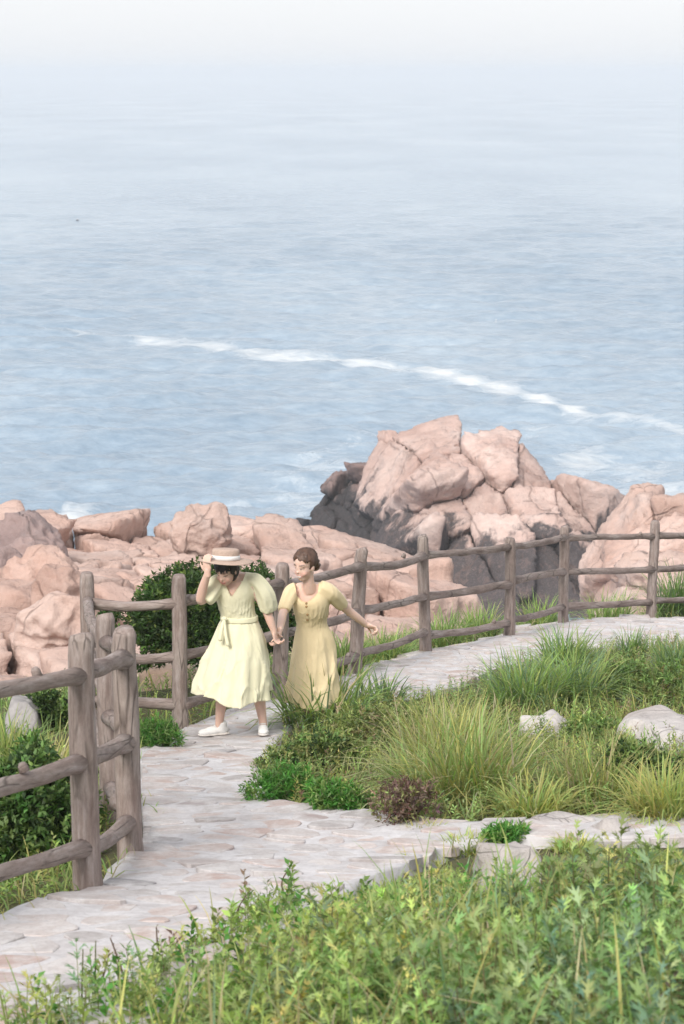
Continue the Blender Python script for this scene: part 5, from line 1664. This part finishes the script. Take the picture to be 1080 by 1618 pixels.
v, q = lathe([(.1045, .004), (.108, .006), (.1065, .034), (.103, .036)]); child_at('band', v @ HA + hb, [q], MAT['white'], hat)

# ---- woman in the ochre dress
Y2 = Y1 + 0.75
g2 = G([at_y(497, 1125, Y2)[0], Y2, 0]); g2[2] = path_z(g2[None, :2])[0]
root2 = empty('person', g2)
tag(root2, 'laughing woman in ochre button-front dress running behind, arm flung back', 'person')
J2 = lambda x, y, dy=0.0: at_y(x, y, Y2 + dy)
hc2 = J2(481, 893, -0.20)
hp, ax2, at2 = head(hc2, (-0.62, -0.76, -0.24), (-0.10, -0.16, 1.0), 1.0)
torso = [px_ring(470, 508, 921, Y2 - .10, .035), px_ring(461, 521, 930, Y2 - .09, .07), px_ring(464, 517, 950, Y2 - .08, .10), px_ring(469, 515, 970, Y2 - .06, .095), px_ring(472, 514, 988, Y2 - .03, .085), px_ring(470, 524, 1012, Y2, .12), px_ring(470, 526, 1035, Y2 + .02, .12)]
body = hp + [loft(torso, 32)]
body.append(limb([at2(0, -.02, -.06), J2(487, 921, -.16), J2(489, 931, -.13)], [.050, .047, .06]))
sh_r, el_r, wr_r = J2(462, 933, -.14), J2(447, 968, -.30), J2(441, 998, Y1 - Y2 + .06)
body.append(limb([sh_r, (sh_r + el_r) / 2, el_r, (el_r + wr_r) / 2, wr_r], [.046, .041, .035, .032, .024]))
body += hand(wr_r, (-.15, -.1, -1.0), (-1.0, 0.3, 0.1), 0.85, thumb=-1, size=0.92)
sh_l, el_l, wr_l = J2(521, 938, -.12), J2(550, 965, .05), J2(578, 987, .16)
body.append(limb([sh_l, (sh_l + el_l) / 2, el_l, (el_l + wr_l) / 2, wr_l], [.046, .042, .036, .033, .025]))
body += hand(wr_l, (0.85, 0.1, -0.35), (-.2, -.5, -.8), 1.15, thumb=1, size=0.92)
gr2, gl2 = G([at_y(482, 1130, Y2 - .1)[0], Y2 - .1]), G([at_y(515, 1120, Y2 + .25)[0], Y2 + .25])
zr2, zl2 = path_z(gr2[None])[0] + .012, path_z(gl2[None])[0] + .012
an_r, an_l = G([*gr2, zr2 + .085]), G([*gl2, zl2 + .12])
kr, kl = J2(480, 1072, -.10), J2(512, 1072, -.05)
body.append(limb([J2(486, 1020, .02), kr, kr * .6 + an_r * .4, an_r, an_r - G([0, 0, .03])], [.085, .056, .05, .031, .034]))
body.append(limb([J2(508, 1020, .02), kl, kl * .6 + an_l * .4, an_l, an_l - G([0, 0, .03])], [.085, .056, .05, .031, .034]))
v, q, t = remeshed(body, 0.0072, 2)
col = np.repeat((SKIN * G([1.05, 1.08, 1.10]))[None], len(v), 0)
paint_head(v, hc2, ax2, col, (0.72, 0.68, 0.65), 1.0)
o = child_at('body', v, [q, t], MAT['skin'], root2); color_attr(o.data, col)
head_hair(hc2, ax2, 'bun', MAT['brown_hair'], root2, 1.0, 8)
shoe(an_r, zr2, (-.3, -1.0, 0), root2, .96)
shoe(an_l, zl2 + .02, (-.2, -1.0, -0.25), root2, .96)
bod = [px_ring(468, 510, 921, Y2 - .10, .050), px_ring(458, 525, 930, Y2 - .09, .086), px_ring(459, 521, 948, Y2 - .09, .125), px_ring(463, 519, 966, Y2 - .07, .122), px_ring(468, 517, 986, Y2 - .04, .10),
       px_ring(465, 527, 1008, Y2, .14), px_ring(462, 532, 1030, Y2, .17), px_ring(459, 533, 1055, Y2 - .02, .20), px_ring(456, 536, 1080, Y2 - .02, .23), px_ring(453, 543, 1108, Y2 - .02, .26)]
dress = [loft(bod, 140, folds(9, 0.040, (3, 5, 7, 9, 13), 0.5), 7)]
dress.append(sleeve([J2(505, 927, -.14), J2(518, 934, -.12), J2(529, 944, -.06), J2(538, 953, -.01), J2(542, 957, .01)], [.052, .064, .062, .056, .050], 2, .04))
dress.append(sleeve([J2(470, 929, -.15), J2(461, 936, -.16), J2(454, 949, -.21), J2(449, 960, -.26), J2(448, 965, -.28)], [.052, .062, .058, .053, .048], 5, .04))
v, q, t = remeshed(dress, 0.0085, 1)
v = crumple(v, J2(490, 990)[2], 0.012)
neck = G([(466, 900), (466, 924), (468, 940), (476, 949), (484, 952), (493, 946), (502, 936), (503, 921), (506, 905)])
v, q, t = carve(v, q, t, neck, Y2 - .06)
child_at('dress', v, [q, t], MAT['ochre'], root2)
for x, y in ((481.5, 953), (483, 960), (484.5, 972), (486, 981)):
    p = J2(x, y, -.245 if y < 965 else (-.215 if y < 975 else -.165))
    hit = None
    dd_ = ray(x, y); tt_ = v - G([0, 0, CAMZ]); pr_ = project(v); m_ = np.linalg.norm(pr_ - [x, y], axis=1) < 2.5
    if m_.any(): p = v[m_][np.argmin(v[m_][:, 1])]
    vv, qq_, tt2 = ell(p, np.eye(3), (.010, .006, .010))
    child_at('button', vv, [tt2], MAT['button'], root2)
# ------------------------------------------------------------------ haze over the water
hz = Mat('haze')
hz.t.nodes.remove(hz.b)
vol = hz.n('ShaderNodeVolumePrincipled')
vol.inputs['Color'].default_value = (0.80, 0.83, 0.87, 1)
vol.inputs['Density'].default_value = 0.00055
vol.inputs['Anisotropy'].default_value = 0.0
hz.l(vol.outputs[0], hz.out.inputs['Volume'])
bx = np.array([[x, y, z] for z in (-7, 34) for y in (-45, 9600) for x in (-15800, 15800)], float)
bf = np.array([[0, 2, 3, 1], [4, 5, 7, 6], [0, 1, 5, 4], [2, 6, 7, 3], [0, 4, 6, 2], [1, 3, 7, 5]])
o = obj('haze', mesh_np('haze', bx, [bf], False), hz.m)
tag(o, kind='stuff')
